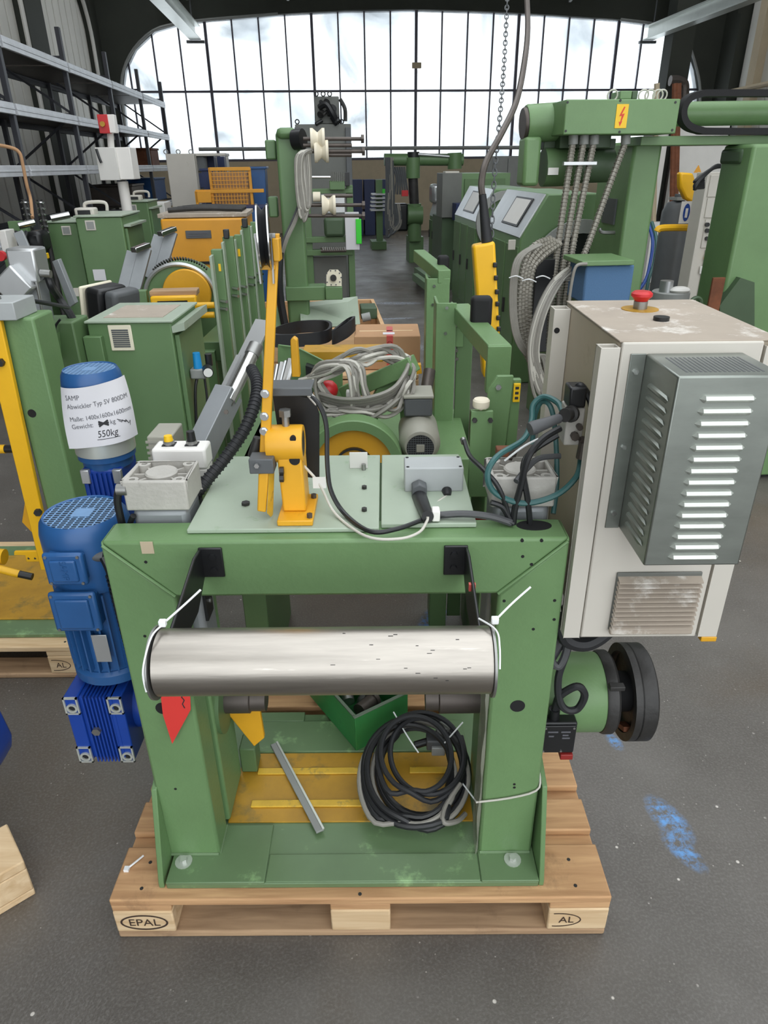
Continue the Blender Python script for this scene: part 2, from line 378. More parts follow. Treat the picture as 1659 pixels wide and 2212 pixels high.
def glass_mat():
    m = bpy.data.materials.new('dusty_glass'); m.use_nodes = True; n = m.node_tree.nodes; l = m.node_tree.links
    n.remove(n['Principled BSDF']); o = n['Material Output']
    t = n.new('ShaderNodeBsdfTransparent'); d = n.new('ShaderNodeBsdfTranslucent'); d.inputs[0].default_value = (.82, .86, .9, 1); t.inputs[0].default_value = (.95, .97, .98, 1)
    z2 = n.new('ShaderNodeTexNoise'); z2.inputs['Scale'].default_value = .55; z2.inputs['Detail'].default_value = 5; z2.inputs['Distortion'].default_value = .8; tc2 = n.new('ShaderNodeTexCoord'); l.new(tc2.outputs['Object'], z2.inputs['Vector']); r2 = n.new('ShaderNodeValToRGB'); l.new(z2.outputs[0], r2.inputs[0]); r2.color_ramp.elements[0].position = .46; r2.color_ramp.elements[1].position = .74; r2.color_ramp.elements[0].color = (.95, .97, .98, 1); r2.color_ramp.elements[1].color = (.36, .385, .40, 1); l.new(r2.outputs[0], t.inputs[0])  # dark tint blotches: glass dirt, also standing in for unbuilt trees outside
    tc = n.new('ShaderNodeTexCoord'); z = n.new('ShaderNodeTexNoise'); z.inputs['Scale'].default_value = .8; z.inputs['Detail'].default_value = 6; l.new(tc.outputs['Object'], z.inputs['Vector'])
    r = n.new('ShaderNodeValToRGB'); l.new(z.outputs[0], r.inputs[0]); r.color_ramp.elements[0].position = .35; r.color_ramp.elements[1].position = .75
    r.color_ramp.elements[0].color = (.12, .12, .12, 1); r.color_ramp.elements[1].color = (.5, .5, .5, 1)
    x = n.new('ShaderNodeMixShader'); l.new(r.outputs[0], x.inputs[0]); l.new(t.outputs[0], x.inputs[1]); l.new(d.outputs[0], x.inputs[2]); l.new(x.outputs[0], o.inputs[0])
    return m
MATS['glass'] = glass_mat()
mat('mullion', '4a4754', .5, var=.05)
wf = MB().box(-5.0, 10.7, DW+.14, DW+.22, 1.80, 1.87).build('window_1', 'mullion', fr=HALL); struct(wf); TF[wf.name] = HALL
xs = [2.71+.667*k for k in range(-12, 13)]
def ztop(x):
    for a, b in zip(hole, hole[1:]):
        if b[0] > a[0] and a[0] <= x <= b[0]: return a[1]+(b[1]-a[1])*(x-a[0])/(b[0]-a[0])
    return 1.9
for k, x in enumerate(xs):
    if not (-4.95 < x < 10.6): continue
    w = .035 if (k-12) % 4 == 0 else .018
    MB().box(x-w, x+w, DW+.13, DW+.21, 1.83, ztop(x)+.1).build('mullion', 'mullion', wf)
MB().box(-5, 10.65, DW+.14, DW+.2, 3.41, 3.46).build('transom', 'mullion', wf)
MB().box(2.6, 2.84, DW+.05, DW+.13, 3.93, 4.06).build('lamp_switch', 'beige', wf, .01)
edges = [-5.0]+[x for x in xs if -4.95 < x < 10.6]+[10.7]
for a, b in zip(edges, edges[1:]):
    MB().box(a, b, DW+.165, DW+.171, 1.83, 3.42).build('pane', 'glass', wf)
    zt = max(ztop(max(a, -4.9)), ztop(min(b, 10.6)))
    MB().box(a, b, DW+.165, DW+.171, 3.45, zt+.15).build('pane', 'glass', wf)

# side walls: ribbed pale panels set between dark round-cornered portal frames
LX = -5.25
struct(MB().box(LX-.45, LX-.2, -7, DW+.3, 0, 7.5).build('wall_left', 'concrete_dark', fr=HALL))
wl = bpy.data.objects['wall_left']; TF[wl.name] = HALL
def arch(y0, y1, zt, r):
    pts = [(y0, .5)]; 
    for i in range(9): a = math.pi-i*math.pi/16; pts.append((y0+r+r*math.cos(a), zt-r+r*math.sin(a)))
    for i in range(9): a = math.pi/2-i*math.pi/16; pts.append((y1-r+r*math.cos(a), zt-r+r*math.sin(a)))
    pts.append((y1, .5)); return pts
bays = [(6.2, 10.0), (10.9, 14.9), (15.9, 19.5)]
for y0, y1 in bays:
    p = arch(y0, y1, 5.7, 1.35); mb = MB()
    for a, b in zip(p, p[1:]):
        if abs(a[0]-b[0]) > .005: mb.prism([a, b, (b[0], 7.5), (a[0], 7.5)], 'x', LX-.2, LX)
    mb.build('portal_arch', 'concrete_dark', wl)
    MB().tube([(LX+.0, q[0], q[1]) for q in p], .045, 8, 0).build('arch_edge', 'white', wl)
    n = int((y1-y0)/.42)
    for i in range(n):
        a = y0+(y1-y0)*i/n; b = y0+(y1-y0)*(i+1)/n
        MB().box(LX-.19, LX-.13, a+.03, b-.03, .5, 5.7).build('wall_panel', 'panel', wl, .01)
for y0, y1 in ((4, 6.2), (10.0, 10.9), (14.9, 15.9), (19.5, 20.0)): MB().box(LX-.2, LX+.06, y0, y1, 0, 7.5).build('portal_column', 'concrete_dark', wl)
for y0, y1 in bays: MB().box(LX-.2, LX+.02, y0, y1, 0, .5).build('plinth', 'concrete_dark', wl)

RX = 11.0
wr = struct(MB().box(RX+.2, RX+.45, -7, DW+.3, 0, 7.5).build('wall_right', 'panel', fr=HALL)); TF[wr.name] = HALL
y = 19.2
while y > 5: 
    MB().box(RX+.1, RX+.2, y-1.32, y-.02, 0, 6.8).build('wall_panel', 'panel', wr, .01); y -= 1.34
for yy in (18.35, 15.4, 12.4): MB().box(RX-.1, RX+.12, yy-.16, yy+.16, 0, 7).build('pilaster', 'beige', wr)
MB().box(RX-.15, RX+.2, 19.25, 20, 0, 7.5).build('portal_column', 'concrete_dark', wr)
p = arch(12.2, 19.25, 6.4, 1.4); mb = MB()
for a, b in zip(p, p[1:]):
    if abs(a[0]-b[0]) > .005: mb.prism([a, b, (b[0], 7.5), (a[0], 7.5)], 'x', RX-.25, RX+.1)
mb.build('portal_arch', 'concrete_dark', wr)
tube(wr, 'wall_pipe', 'beige', [(RX-.1, 19.2, 3.3), (RX-.1, 16, 3.35), (RX-.1, 10, 3.4)], .06)
# free-standing dark pillar before the window with a haunch, and a rain pipe
pl = struct(MB().box(8.95, 9.5, 18.8, 19.3, 0, 6.2).build('pillar', 'concrete_dark', fr=HALL)); TF[pl.name] = HALL
tube(pl, 'pipe', 'iron_brown', [(8.95, 18.6, 3.5), (9.2, 18.6, 3.48), (9.36, 18.6, 3.3), (9.38, 18.6, 2.4), (9.38, 18.6, .1)], .12, 10)
# roof; its closed parts and open strips are shaped for the daylight below
mb = MB(); mb.box(-3.0, 8.6, 8.2, DW+.3, 6.6, 6.8); mb.box(-6, -4.6, 8.2, DW+.3, 6.6, 6.8); mb.box(10.2, 12.5, 8.2, DW+.3, 6.6, 6.8); mb.box(-6, -2.4, -7, 8.2, 6.6, 6.8); mb.box(5.4, 12.5, -7, 8.2, 6.6, 6.8)
rf = struct(mb.build('ceiling', 'panel', fr=HALL)); TF[rf.name] = HALL
for yy in (10, 13.4, 16.7, 19.6): MB().box(-6, 12.5, yy-.2, yy+.2, 6.0, 6.6).build('roof_beam', 'concrete_dark', rf)
for x in (-2.85, 8.75):
    b = MB(); b.box(x-.02, x+.02, 9.5, 19.85, 4.52, 4.80); b.box(x-.14, x+.14, 9.5, 19.85, 4.78, 4.81); b.box(x-.14, x+.14, 9.5, 19.85, 4.51, 4.535)
    cr = struct(b.build('crane_rail_beam', 'galv_edge', fr=HALL)); TF[cr.name] = HALL
    for yy in (10, 13.4, 16.7, 19.6): MB().cyl((x, yy, 4.8), (x, yy, 6.05), .02, n=8).build('hanger_rod', 'grey_dark', cr)
    MB().box(x-.22, x+.22, 19.8, 19.9, 4.44, 4.5).build('end_stop', 'grey_dark', cr)
for x in (-3.4, -1.0, 6.0): struct(MB().bar((x, 10, 6.5), (x+.5, 19.6, 5.3), .06, .06).build('roof_brace', 'grey_mid', fr=HALL))
# pipe along the sill and a hanging chain
solo(MB().cyl((-3.0, 19.3, 2.1), (5.6, 19.3, 2.06), .045, n=12), 'long_pipe', 'grey_mid', 'long grey pipe running level in front of the window sill', 'pipe', (-3.0, 19.3, 2.06), HALL)

# ---------------------------------------------------------------- storage rack by the left wall
rk = thing('pallet_rack', 'tall pallet rack with pale beams and dark uprights along panelled wall', 'rack', (-3.5, 13, 0), HALL)
ys = [6.15+2.35*i for i in range(6)]
mat('rack_beam', 'd3d6db', .4, metal=.1, var=.1, scale=6); mat('rack_post', '33343a', .5)
for y in ys:
    for x in (-3.5, -4.5): MB().box(x-.03, x+.03, y-.04, y+.04, 0, 3.45).build('upright', 'rack_post', rk, .004)
    for i, z in enumerate((.3, 1.0, 1.7, 2.4, 3.1)):
        MB().bar((-3.5, y, z), (-4.5, y, z), .03, .03).build('brace', 'rack_post', rk)
        if i < 4: MB().bar((-3.5 if i % 2 else -4.5, y, z), (-4.5 if i % 2 else -3.5, y, z+.7), .03, .03).build('brace', 'rack_post', rk)
for y0, y1 in zip(ys, ys[1:]):
    for z in (.95, 1.68, 2.32, 2.98):
        for x in (-3.46, -4.54):
            b = MB(); b.box(x-.02, x+.02, y0+.04, y1-.04, z-.06, z+.06); b.box(x-.025, x+.026, y0+.04, y1-.04, z-.012, z+.012); b.build('beam', 'rack_beam' if x > -4 else 'rack_post', rk, .006)
        if z > 1.5: MB().box(-4.5, -3.5, y0+.06, y1-.06, z+.02, z+.05).build('shelf_board', 'iron_brown', rk)
# ================================================================== PALLET UNDER THE MAIN MACHINE
def oval(parent, c, a, b, w, xd, yd, m='ink_brown', a0=0, a1=2*math.pi):
    xd = V(xd).normalized(); yd = V(yd).normalized(); n = 40; vs = []; fs = []
    for i in range(n+1):
        t = a0+(a1-a0)*i/n
        for k in (-1, 1): vs.append(V(c)+xd*(a+k*w/2)*math.cos(t)+yd*(b+k*w/2)*math.sin(t))
    for i in range(n): fs.append((2*i, 2*i+1, 2*i+3, 2*i+2))
    return MB().add(vs, fs).build('stamp_oval', m, parent)
def pallet(label, loc, fr=WORLD, wd='wood', rz=0, stamp=True, gr=None):
    t = thing('wooden_pallet', label, 'pallet', loc, fr, gr, rz); TF[t.name] = None
    ys = [(0, .145), (.18625, .28625), (.3275, .4725), (.51375, .61375), (.655, .8)]
    for i, (a, b) in enumerate(ys): MB().box(-.6, .6, a, b, .122, .144).build('deck_board', wd, t, .004)
    for a, b in ((-.6, -.455), (-.0725, .0725), (.455, .6)): MB().box(a, b, 0.002, .798, .100, .1215).build('stringer_board', wd, t, .003)
    bl = []
    for a, b in ((-.6, -.455), (-.0725, .0725), (.455, .6)):
        for c, d in ((0, .1), (.3275, .4725), (.7, .8)): bl.append(MB().box(a, b, c, d, .022, .0995).build('block', 'wood_light' if wd == 'wood' else wd, t, .004))
    for c, d in ((0, .1), (.3275, .4725), (.7, .8)): MB().box(-.6, .6, c, d, 0, .0215).build('bottom_board', wd if c else 'wood_grey', t, .005)
    if stamp:
        text(bl[0], 'stamp_lettering', 'EPAL', .036, 'ink_brown', (-.528, -.0006, .048), (1, 0, 0), (0, 0, 1), align='CENTER')
        oval(bl[0], (-.528, -.0009, .06), .056, .026, .005, (1, 0, 0), (0, 0, 1))
        text(bl[6], 'stamp_lettering', 'AL', .032, 'ink_brown', (.5, -.0006, .05), (1, 0, 0), (0, 0, 1), align='CENTER')
        oval(bl[6], (.478, -.0009, .06), .056, .024, .003, (1, 0, 0), (0, 0, 1), a0=-math.pi*.56, a1=math.pi*.56)
        for x, y in ((.52, .03), (.52, .1), (-.53, .03), (-.53, .1), (0, .012)): MB().cyl((x, y, .144), (x, y, .1448), .0045, n=10).build('nail_head', 'iron', t)
    return t
pal = pallet('worn wooden pallet carrying the green unwinder, oval stamps on its corner blocks', (0, 0, 0))

# ================================================================== MAIN MACHINE
U = thing('wire_unwinder', 'green wire unwinder frame with polished steel roller and grey control cabinet', 'machine', (0, .3, .144))
G = 'green'
# base
box(U, 'base_plate', 'green_base', -.468, .43, .028, .6, .1445, .162, .003)
for a, b in ((-.468, -.23), (.292, .43)): box(U, 'foot_plate', 'green_base', a, b, .027, .19, .162, .168, .002)
box(U, 'sill_strip', 'green_base', -.228, .29, .03, .105, .162, .166, .003)
box(U, 'rear_plate', 'green_base', -.36, .3, .437, .56, .162, .172, .002); box(U, 'rear_plate', 'green_base', -.36, -.19, .56, .6, .162, .172, .002)
yp = box(U, 'yellow_plate', 'yellow_plate', -.352, .292, .199, .435, .162, .167, .001)
for y, x0, x1 in ((.367, -.3, .05), (.256, -.3, .02), (.367, .13, .24)): MB().box(x0, x1, y-.013, y+.009, .167, .1725).build('guide_strip', 'yellow_worn', yp, .002)
for x0, x1 in ((-.487, -.474), (.431, .443)):
    MB().prism([(.03, .1448), (.192, .1448), (.192, .43), (.1, .40), (.03, .162)], 'x', x0, x1).build('gusset_plate', G, U, .002)
for p in ((397, 1861), (1107, 1857)):
    q = at(*p, z=.168); bolt(U, q, (0, 0, 1), .009, .012, 'galv_edge', 'anchor_bolt', .021)
# portal: two legs and a mitred cross beam
leg_l = MB().prism([(-.48, .162), (-.352, .162), (-.352, .935), (-.48, 1.062)], 'y', .105, .19).build('leg', G, U, .007)
leg_r = MB().prism([(.425, .162), (.425, 1.062), (.294, .935), (.294, .162)], 'y', .105, .19).build('leg', G, U, .007)
MB().prism([(-.48, 1.062), (-.352, .935), (.294, .935), (.425, 1.062)], 'y', .105, .19).build('cross_beam', G, U, .007)
for a, b in (((-.476, 1.055), (-.352, .937)), ((.421, 1.055), (.294, .937))):
    tube(U, 'weld_bead', G, [(a[0], .105, a[1]), ((a[0]+b[0])/2, .1045, (a[1]+b[1])/2), (b[0], .105, b[1])], .0035)
for a, b in (((-.475, .104, .169), (-.355, .104, .169)), ((.296, .104, .169), (.42, .104, .169)), ((-.352, .106, .168), (-.352, .188, .168))): tube(U, 'weld_bead', 'green_base', [a, b], .004, k=0)
def hole(p, r, m='black_matt', d=(0, -1, 0)):
    p = V(p); d = V(d); return MB().cyl(p+d*.0006, p-d*.004, r, n=18).build('drilled_hole', m, U)
hole(at(1118, 1525, y=.105), .0165); hole(at(352, 1530, y=.105), .0165)
for p in ((1128, 1168), (1170, 1168), (1129, 1202), (1089, 1298), (1198, 1297), (1152, 1359), (1197, 1338), (1148, 1219), (315, 1214), (313, 1374), (1111, 1694), (1111, 1701), (379, 1704)): hole(at(*p, y=.105), .0033)
tp = at(318, 1182, y=.1045); MB().box(tp.x-.012, tp.x+.012, .1035, .105, tp.z-.014, tp.z+.012).build('tape_scrap', 'beige', U)
# deck housing behind the beam
MB().box(-.315, .245, .191, .5, .95, 1.058).build('housing', 'green_dull', U, .003)
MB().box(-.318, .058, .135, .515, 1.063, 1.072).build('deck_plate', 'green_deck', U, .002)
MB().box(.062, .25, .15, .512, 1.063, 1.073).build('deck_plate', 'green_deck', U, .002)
MB().box(-.4, .33, .44, .46, .925, .937).build('red_edge_strip', 'red_dark', U)
for p in ((787, 1055), (787, 1103), (531, 1090)): bolt(U, at(*p, z=1.0725), (0, 0, 1), .006 if p[0] > 700 else .009, .006, 'iron')
ob = MB().lathe([(.001, 0), (.028, 0), (.028, .0015), (.024, .0015)], (0, 0, 0), (0, 0, 1), 24); ob.v = [V((.365+p.x*1.25, .158+p.y*.75, 1.0615+p.z)) for p in ob.v]; ob.build('cable_hole', 'black_matt', U)
# small white bracket on the deck
q = at(775, 1012, z=1.072); box(U, 'white_bracket', 'white', q.x-.021, q.x+.021, q.y, q.y+.003, 1.072, 1.112, .001)
cyl(U, 'bracket_pin', 'steel_dull', (q.x+.012, q.y-.008, 1.072), (q.x+.012, q.y-.008, 1.086), .005)
# cast cylinder heads behind the beam
def cylinder_head(x0, x1, y0, y1):
    zt = 1.15; w = .007; b = MB()
    b.box(x0, x1, y0, y0+w, 1.085, zt); b.box(x0, x1, y1-w, y1, 1.085, zt); b.box(x0, x0+w, y0+w, y1-w, 1.085, zt); b.box(x1-w, x1, y0+w, y1-w, 1.085, zt); b.box(x0+.002, x1-.002, y0+.002, y1-.002, 1.086, 1.118)
    h = b.build('cylinder_head', 'cast', U, .004)
    cx, cy = (x0+x1)/2, (y0+y1)/2
    MB().lathe([(.033, 1.1), (.033, 1.146), (.03, 1.149), (.001, 1.149)], (cx, cy, 0), (0, 0, 1)).build('boss', 'cast', h)
    for i in (-1, 1):
        for j in (-1, 1):
            px, py = cx+i*(x1-x0)*.37, cy+j*(y1-y0)*.36
            MB().ring((px, py, 1.1), (0, 0, 1), .006, .013, .048, 16).build('corner_boss', 'cast', h)
            MB().cyl((px, py, 1.14), (px, py, 1.141), .006, n=12).build('bolt_hole', 'black_matt', h)
            MB().bar((cx+i*.025, cy+j*.02, 1.128), (px, py, 1.128), .004, .028).build('rib', 'cast', h)
        MB().bar((cx+i*.03, cy, 1.128), (cx+i*((x1-x0)/2-.005), cy, 1.128), .004, .028).build('rib', 'cast', h)
        MB().bar((cx, cy+i*.03, 1.128), (cx, cy+i*((y1-y0)/2-.005), 1.128), .004, .028).build('rib', 'cast', h)
    MB().box(x0+.006, x1-.006, y0+.006, y1-.006, .62, 1.085).build('cylinder_body', 'alu_bar', U, .014, 3)
    return h
cylinder_head(-.452, -.325, .193, .305); cylinder_head(.283, .41, .193, .305)
cyl(U, 'hose_fitting', 'steel_dull', (-.465, .2, 1.13), (-.445, .2, 1.13), .012)
tube(U, 'air_hose', 'cable_black', [(-.462, .2, 1.13), (-.47, .2, 1.1), (-.475, .21, 1.02), (-.5, .24, .9)], .008)
tube(U, 'air_hose', 'cable_black', [(-.44, .192, 1.075), (-.452, .2, 1.055), (-.48, .22, 1.0)], .006)

# ------------------------------------------------------------ steel guide roller on two black flat arms
ax = V((0, -.15, .978)); xl, xr = -.303, .243
rl = MB().lathe([(.048, xl+.002), (.055, xl+.004), (.055, xr-.004), (.048, xr-.002)], (0, ax.y, ax.z), (1, 0, 0), 48).build('roller', 'steel', U)
for x, s in ((xl-.004, 1), (xr-.003, 1)): MB().lathe([(.02, 0), (.061, 0), (.061, .004), (.02, .004)], (x, ax.y, ax.z), (1, 0, 0), 48).build('roller_flange', 'steel_dull', rl)
mbk = MB(); rr = random.Random(3)
for i in range(16):
    a = math.radians(rr.uniform(20, 120)); x = rr.uniform(-.02, .2); p = V((x, ax.y-.0553*math.cos(a-math.pi*.1), ax.z+.0553*math.sin(a-math.pi*.1))); nn = (p-V((x, ax.y, ax.z))).normalized(); t = nn.cross(V((1, 0, 0)))
    mbk.bar(p-V((rr.random()*.004, 0, 0)), p+V((.004, 0, 0)), .0009, .0004, nn)
mbk.build('scratch_marks', 'iron', rl)['kind'] = 'stuff'
for x0, x1, bx in ((xl+.012, xl+.018, 1), (xr-.02, xr-.014, -1)):
    arm = MB().prism([(.104, 1.047), (.104, .985), (.03, .95), (-.11, .955), (-.175, .95), (-.185, .985), (-.16, 1.01), (-.1, 1.02), (.06, 1.052)], 'x', x0, x1).build('roller_arm', 'black', U, .002)
    b0, b1 = (x0, x0+.046) if bx > 0 else (x1-.046, x1)
    MB().box(b0, b1, .099, .1045, .985, 1.05).build('bracket', 'black', arm, .002)
    for z in (1.002, 1.032): bolt(arm, ((b0+b1)/2+.004*bx, .099, z), (0, -1, 0), .007, .005, 'black')
MB().box(xr-.024, xr-.012, -.012, -.004, 1.02, 1.034).build('pink_tape', 'tape_red', U)
for cx, s in ((xl, -1), (xr, 1)):      # white cable ties knotted round the roller ends
    ct = MB().tube([(cx+.012, ax.y+.02, ax.z+.062), (cx-.004*s, ax.y-.02, ax.z+.066), (cx-.0045, ax.y-.055, ax.z+.03), (cx-.0045, ax.y-.06, ax.z-.01)] if s < 0 else [(cx-.02, ax.y+.03, ax.z+.06), (cx+.002, ax.y-.01, ax.z+.066), (cx+.005, ax.y-.035, ax.z+.052), (cx+.004, ax.y-.055, ax.z+.025)], .0016, 6).build('cable_tie', 'plastic_tie', U)
    k = V((cx+.012*(1 if s < 0 else .3), ax.y+.015, ax.z+.066)); MB().box(k.x-.006, k.x+.006, k.y-.006, k.y+.004, k.z-.004, k.z+.008).build('tie_head', 'plastic_tie', ct, .002)
    MB().tube([k, k+V((.03, .02, .02)), k+V((.06, .03, .045))], .0019, 6).build('tie_tail', 'plastic_tie', ct)

# ------------------------------------------------------------ lower arbor hubs and their parts
z0, y0 = .505, .29
h1 = MB().lathe([(.036, -.35), (.036, -.275), (.031, -.272), (.031, -.235), (.001, -.235)], (0, y0, z0), (1, 0, 0)).build('arbor_hub', 'iron_brown', U)
h2 = MB().lathe([(.04, .3), (.04, .2), (.033, .197), (.033, .165), (.001, .165)], (0, y0, z0), (1, 0, 0)).build('arbor_hub', 'iron_brown', U)
MB().prism([(-.345, .5), (-.31, .56), (-.26, .5), (-.255, .36), (-.285, .33), (-.345, .45)], 'y', .30, .316).build('clamp_jaw', 'yellow', U, .003)
box(U, 'slide_column', G, -.42, -.345, .2, .36, .172, .93, .006)
box(U, 'slide_column', G, .3, .37, .2, .36, .172, .93, .006)
MB().cyl((-.347, .29, .505), (-.336, .29, .505), .085, n=32).build('bearing_flange', 'green_dull', U)
box(U, 'bearing_foot', 'green_dull', -.345, -.3, .36, .42, .172, .26, .004)
box(U, 'black_bar', 'black', -.35, -.325, .21, .26, .8, .945, .002)
for z in (.84, .9): bolt(U, (-.325, .235, z), (1, 0, 0), .006, .004)
# plastic wrap down the inner side of the right leg
wm = bpy.data.materials.new('plastic_film'); wm.use_nodes = True; bs = wm.node_tree.nodes['Principled BSDF']; bs.inputs['Base Color'].default_value = lin('c9c4ba'); bs.inputs['Roughness'].default_value = .25; bs.inputs['Alpha'].default_value = .45; MATS['film'] = wm
mb = MB(); n = 14
for i in range(n+1):
    z = .17+(.88-.17)*i/n; w = .004*math.sin(i*1.7); mb.v += [V((.292, .108+w, z)), V((.284+w, .095+w*2, z)), V((.286-w, .15, z)), V((.289, .195, z))]
    if i:
        for j in range(3): mb.f.append(((i-1)*4+j, (i-1)*4+j+1, i*4+j+1, i*4+j))
mb.build('plastic_wrap', 'film', U)
tube(U, 'binding_string', 'cable_light', [at(1028, 1733, y=.1), at(1100, 1724, y=.1), at(1158, 1708, y=.101), (.4285, .12, .41), (.4285, .19, .42)], .0025, k=3)

# ------------------------------------------------------------ left motor on worm gearbox
def fan_motor(parent, c, r, zt, zb, box_h=None, m='blue', grid='blue_grid'):
    """vertical motor: fan cowl with slotted grid on top, finned body below"""
    cx, cy = c
    cw = MB().lathe([(r*.98, zt-.16), (r*1.02, zt-.15), (r*1.02, zt-.035), (r*.97, zt-.012), (r*.88, zt), (r*.84, zt-.002), (r*.84, zt-.02), (.001, zt-.02)], (cx, cy, 0), (0, 0, 1), 40).build('fan_cowl', m, parent)
    MB().cyl((cx, cy, zt-.0195), (cx, cy, zt-.0055), r*.835, n=32).build('fan_shadow', 'black_matt', cw)
    g = MB(); k = 9
    for i in range(-k, k+1):
        d = r*.86*i/k; w = math.sqrt(max(0, (r*.85)**2-d*d))
        if w > .005: g.box(cx-w, cx+w, cy+d-.0013, cy+d+.0013, zt-.0035, zt-.0026)
    for i in range(-5, 6):
        d = r*.86*i/5.5; w = math.sqrt(max(0, (r*.85)**2-d*d)); g.box(cx+d-.0016, cx+d+.0016, cy-w, cy+w, zt-.0036, zt-.0027)
    g.box(cx-r*.22, cx+r*.22, cy-r*.22, cy+r*.22, zt-.004, zt-.0022)
    g.build('grid', grid, cw)
    bd = MB().cyl((cx, cy, zb), (cx, cy, zt-.155), r*.86, n=32).build('motor_body', m, parent)
    for i in range(28):
        a = 2*math.pi*i/28; d = V((math.cos(a), math.sin(a), 0)); p = V((cx, cy, 0))+d*r*.9
        MB().bar(p+V((0, 0, zb+.02)), p+V((0, 0, zt-.165)), .004, .022*r/.1, d).build('fin', m, bd)
    MB().lathe([(r*.9, zb-.02), (r*1.0, zb-.018), (r*1.0, zb+.005), (r*.9, zb+.012)], (cx, cy, 0), (0, 0, 1), 32).build('end_flange', m, parent)
    return cw, bd
mx, my = -.592, .295
fan_motor(U, (mx, my), .094, 1.035, .645)
def term_box(x0, x1, z0, z1, y0, lab=None):
    b = MB().box(x0, x1, y0+.012, my-.07, z0+.006, z1-.006).build('terminal_box', 'blue', U, .006)
    MB().box(x0-.003, x1+.003, y0, y0+.014, z0, z1).build('lid', 'blue', b, .006)
    MB().box(x0+.012, x1-.012, y0-.006, y0+.001, z0+.012, z1-.014).build('raised_panel', 'blue', b, .006, 3)
    for i in (x0+.006, x1-.006):
        for k in (z0+.007, z1-.007): bolt(b, (i, y0, k), (0, -1, 0), .0035, .003)
    return b
tb = term_box(-.642, -.563, .915, .992, .182)
text(tb, 'cast_lettering', 'SAMP', .02, 'blue', (-.607, .1755, .98), (0, 0, -1), (1, 0, 0), depth=.001)
tb2 = term_box(-.652, -.556, .795, .895, .182)
cyl(U, 'cable_gland', 'grey_dark', (-.565, .22, .965), (-.53, .22, .965), .012)
box(U, 'rating_plate', 'alu', -.59, -.555, my-.0985, my-.0965, .7, .775, .001)
tube(U, 'corrugated_sleeve', 'black', [(-.53, .215, .965), (-.515, .2, .93), (-.51, .19, .85), (-.505, .19, .72), (-.5, .19, .6), (-.5, .2, .5)], .0095)
for i in range(40): 
    z = .93-i*.0105; MB().ring((-.5125+i*.0003, .193, z), (0, 0, 1), .008, .0115, .004, 12).build('sleeve_ring', 'black', U)
# worm gearbox
gx0, gx1, gy0, gy1, gz0, gz1 = -.69, -.553, .192, .40, .395, .6
gb = MB().box(gx0+.006, gx1-.006, gy0+.008, gy1, gz0+.004, gz1-.006).build('gearbox', 'blue_deep', U, .006)
for i in range(9):
    x = gx0+.045+i*.0085; MB().box(x-.0016, x+.0016, gy0, gy1-.01, gz0, gz1).build('rib', 'blue_deep', gb)
for x0 in (gx0, gx1-.034):
    MB().box(x0, x0+.034, gy0+.001, gy1, gz0+.004, gz1).build('corner_rail', 'blue_deep', gb, .003)
    for z0_ in (gz0, gz1-.05):
        p = MB(); p.box(x0, x0+.034, gy0-.003, gy0+.002, z0_, z0_+.004); p.box(x0, x0+.034, gy0-.003, gy0+.002, z0_+.046, z0_+.05); p.box(x0, x0+.004, gy0-.003, gy0+.002, z0_, z0_+.05); p.box(x0+.03, x0+.034, gy0-.003, gy0+.002, z0_, z0_+.05)
        p.ring((x0+.017, gy0-.003, z0_+.018), (0, 1, 0), .008, .013, .004, 16); p.build('machined_pad', 'galv_edge', gb)
        MB().cyl((x0+.017, gy0+.0005, z0_+.018), (x0+.017, gy0+.0015, z0_+.018), .008, n=12).build('bolt_hole', 'black_matt', gb)
bolt(gb, (-.628, gy0, .498), (0, -1, 0), .011, .008, 'steel_dull', 'plug')
MB().cyl((gx1, .3, .5), (-.478, .3, .5), .07, n=28).build('gearbox_flange', 'blue_deep', U)

# ------------------------------------------------------------ rear motor with grey body and clamps
fan_motor(U, (-.645, .6), .071, 1.272, 1.065)
MB().cyl((-.645, .6, 1.062), (-.645, .6, 1.112), .0735, n=32).build('wrap_band', 'galv_edge', U)
b2 = box(U, 'rear_gearbox', 'blue_deep', -.695, -.595, .54, .66, .74, 1.03, .006)
for i in range(8): MB().box(-.682+i*.0122, -.679+i*.0122, .533, .541, .75, 1.02).build('rib', 'blue_deep', b2)
for x in (-.692, -.612): MB().box(x, x+.022, .528, .541, .995, 1.032).build('machined_pad', 'alu', b2, .002)
cyl(U, 'motor_neck', 'blue', (-.645, .6, 1.025), (-.645, .6, 1.06), .062)
b3 = box(U, 'small_drive', 'cast_motor', -.5, -.44, .5, .6, 1.02, 1.13, .004)
for i in range(7): MB().box(-.503, -.437, .497, .5, 1.03+i*.014, 1.036+i*.014).build('fin', 'cast_motor', b3)
box(U, 'drive_bracket', 'green_dark', -.56, -.4, .45, .64, .70, .74, .004)

# ------------------------------------------------------------ push-button box
kx0, kx1, ky0, ky1, kz = -.455, -.333, .39, .45, 1.14
kb = box(U, 'button_box', 'white_bright', kx0, kx1, ky0, ky1, 1.09, kz, .006)
MB().box(kx0+.002, kx1-.002, ky0+.002, ky1-.002, 1.071, 1.09).build('box_base', 'white', kb, .003)
for x, m, z in ((kx0+.034, 'sign_yellow', .012), (kx1-.036, 'black', .022)):
    MB().box(x-.014, x+.014, ky0+.018, ky0+.044, kz, kz+.002).build('name_plate', 'black', kb)
    MB().cyl((x, ky0+.03, kz+.002), (x, ky0+.03, kz+.010), .0125, n=20).build('bezel', 'steel_dull', kb)
    MB().cyl((x, ky0+.03, kz+.010), (x, ky0+.03, kz+.010+z), .0105, .009, n=20).build('push_button' if m != 'black' else 'selector_knob', m, kb)
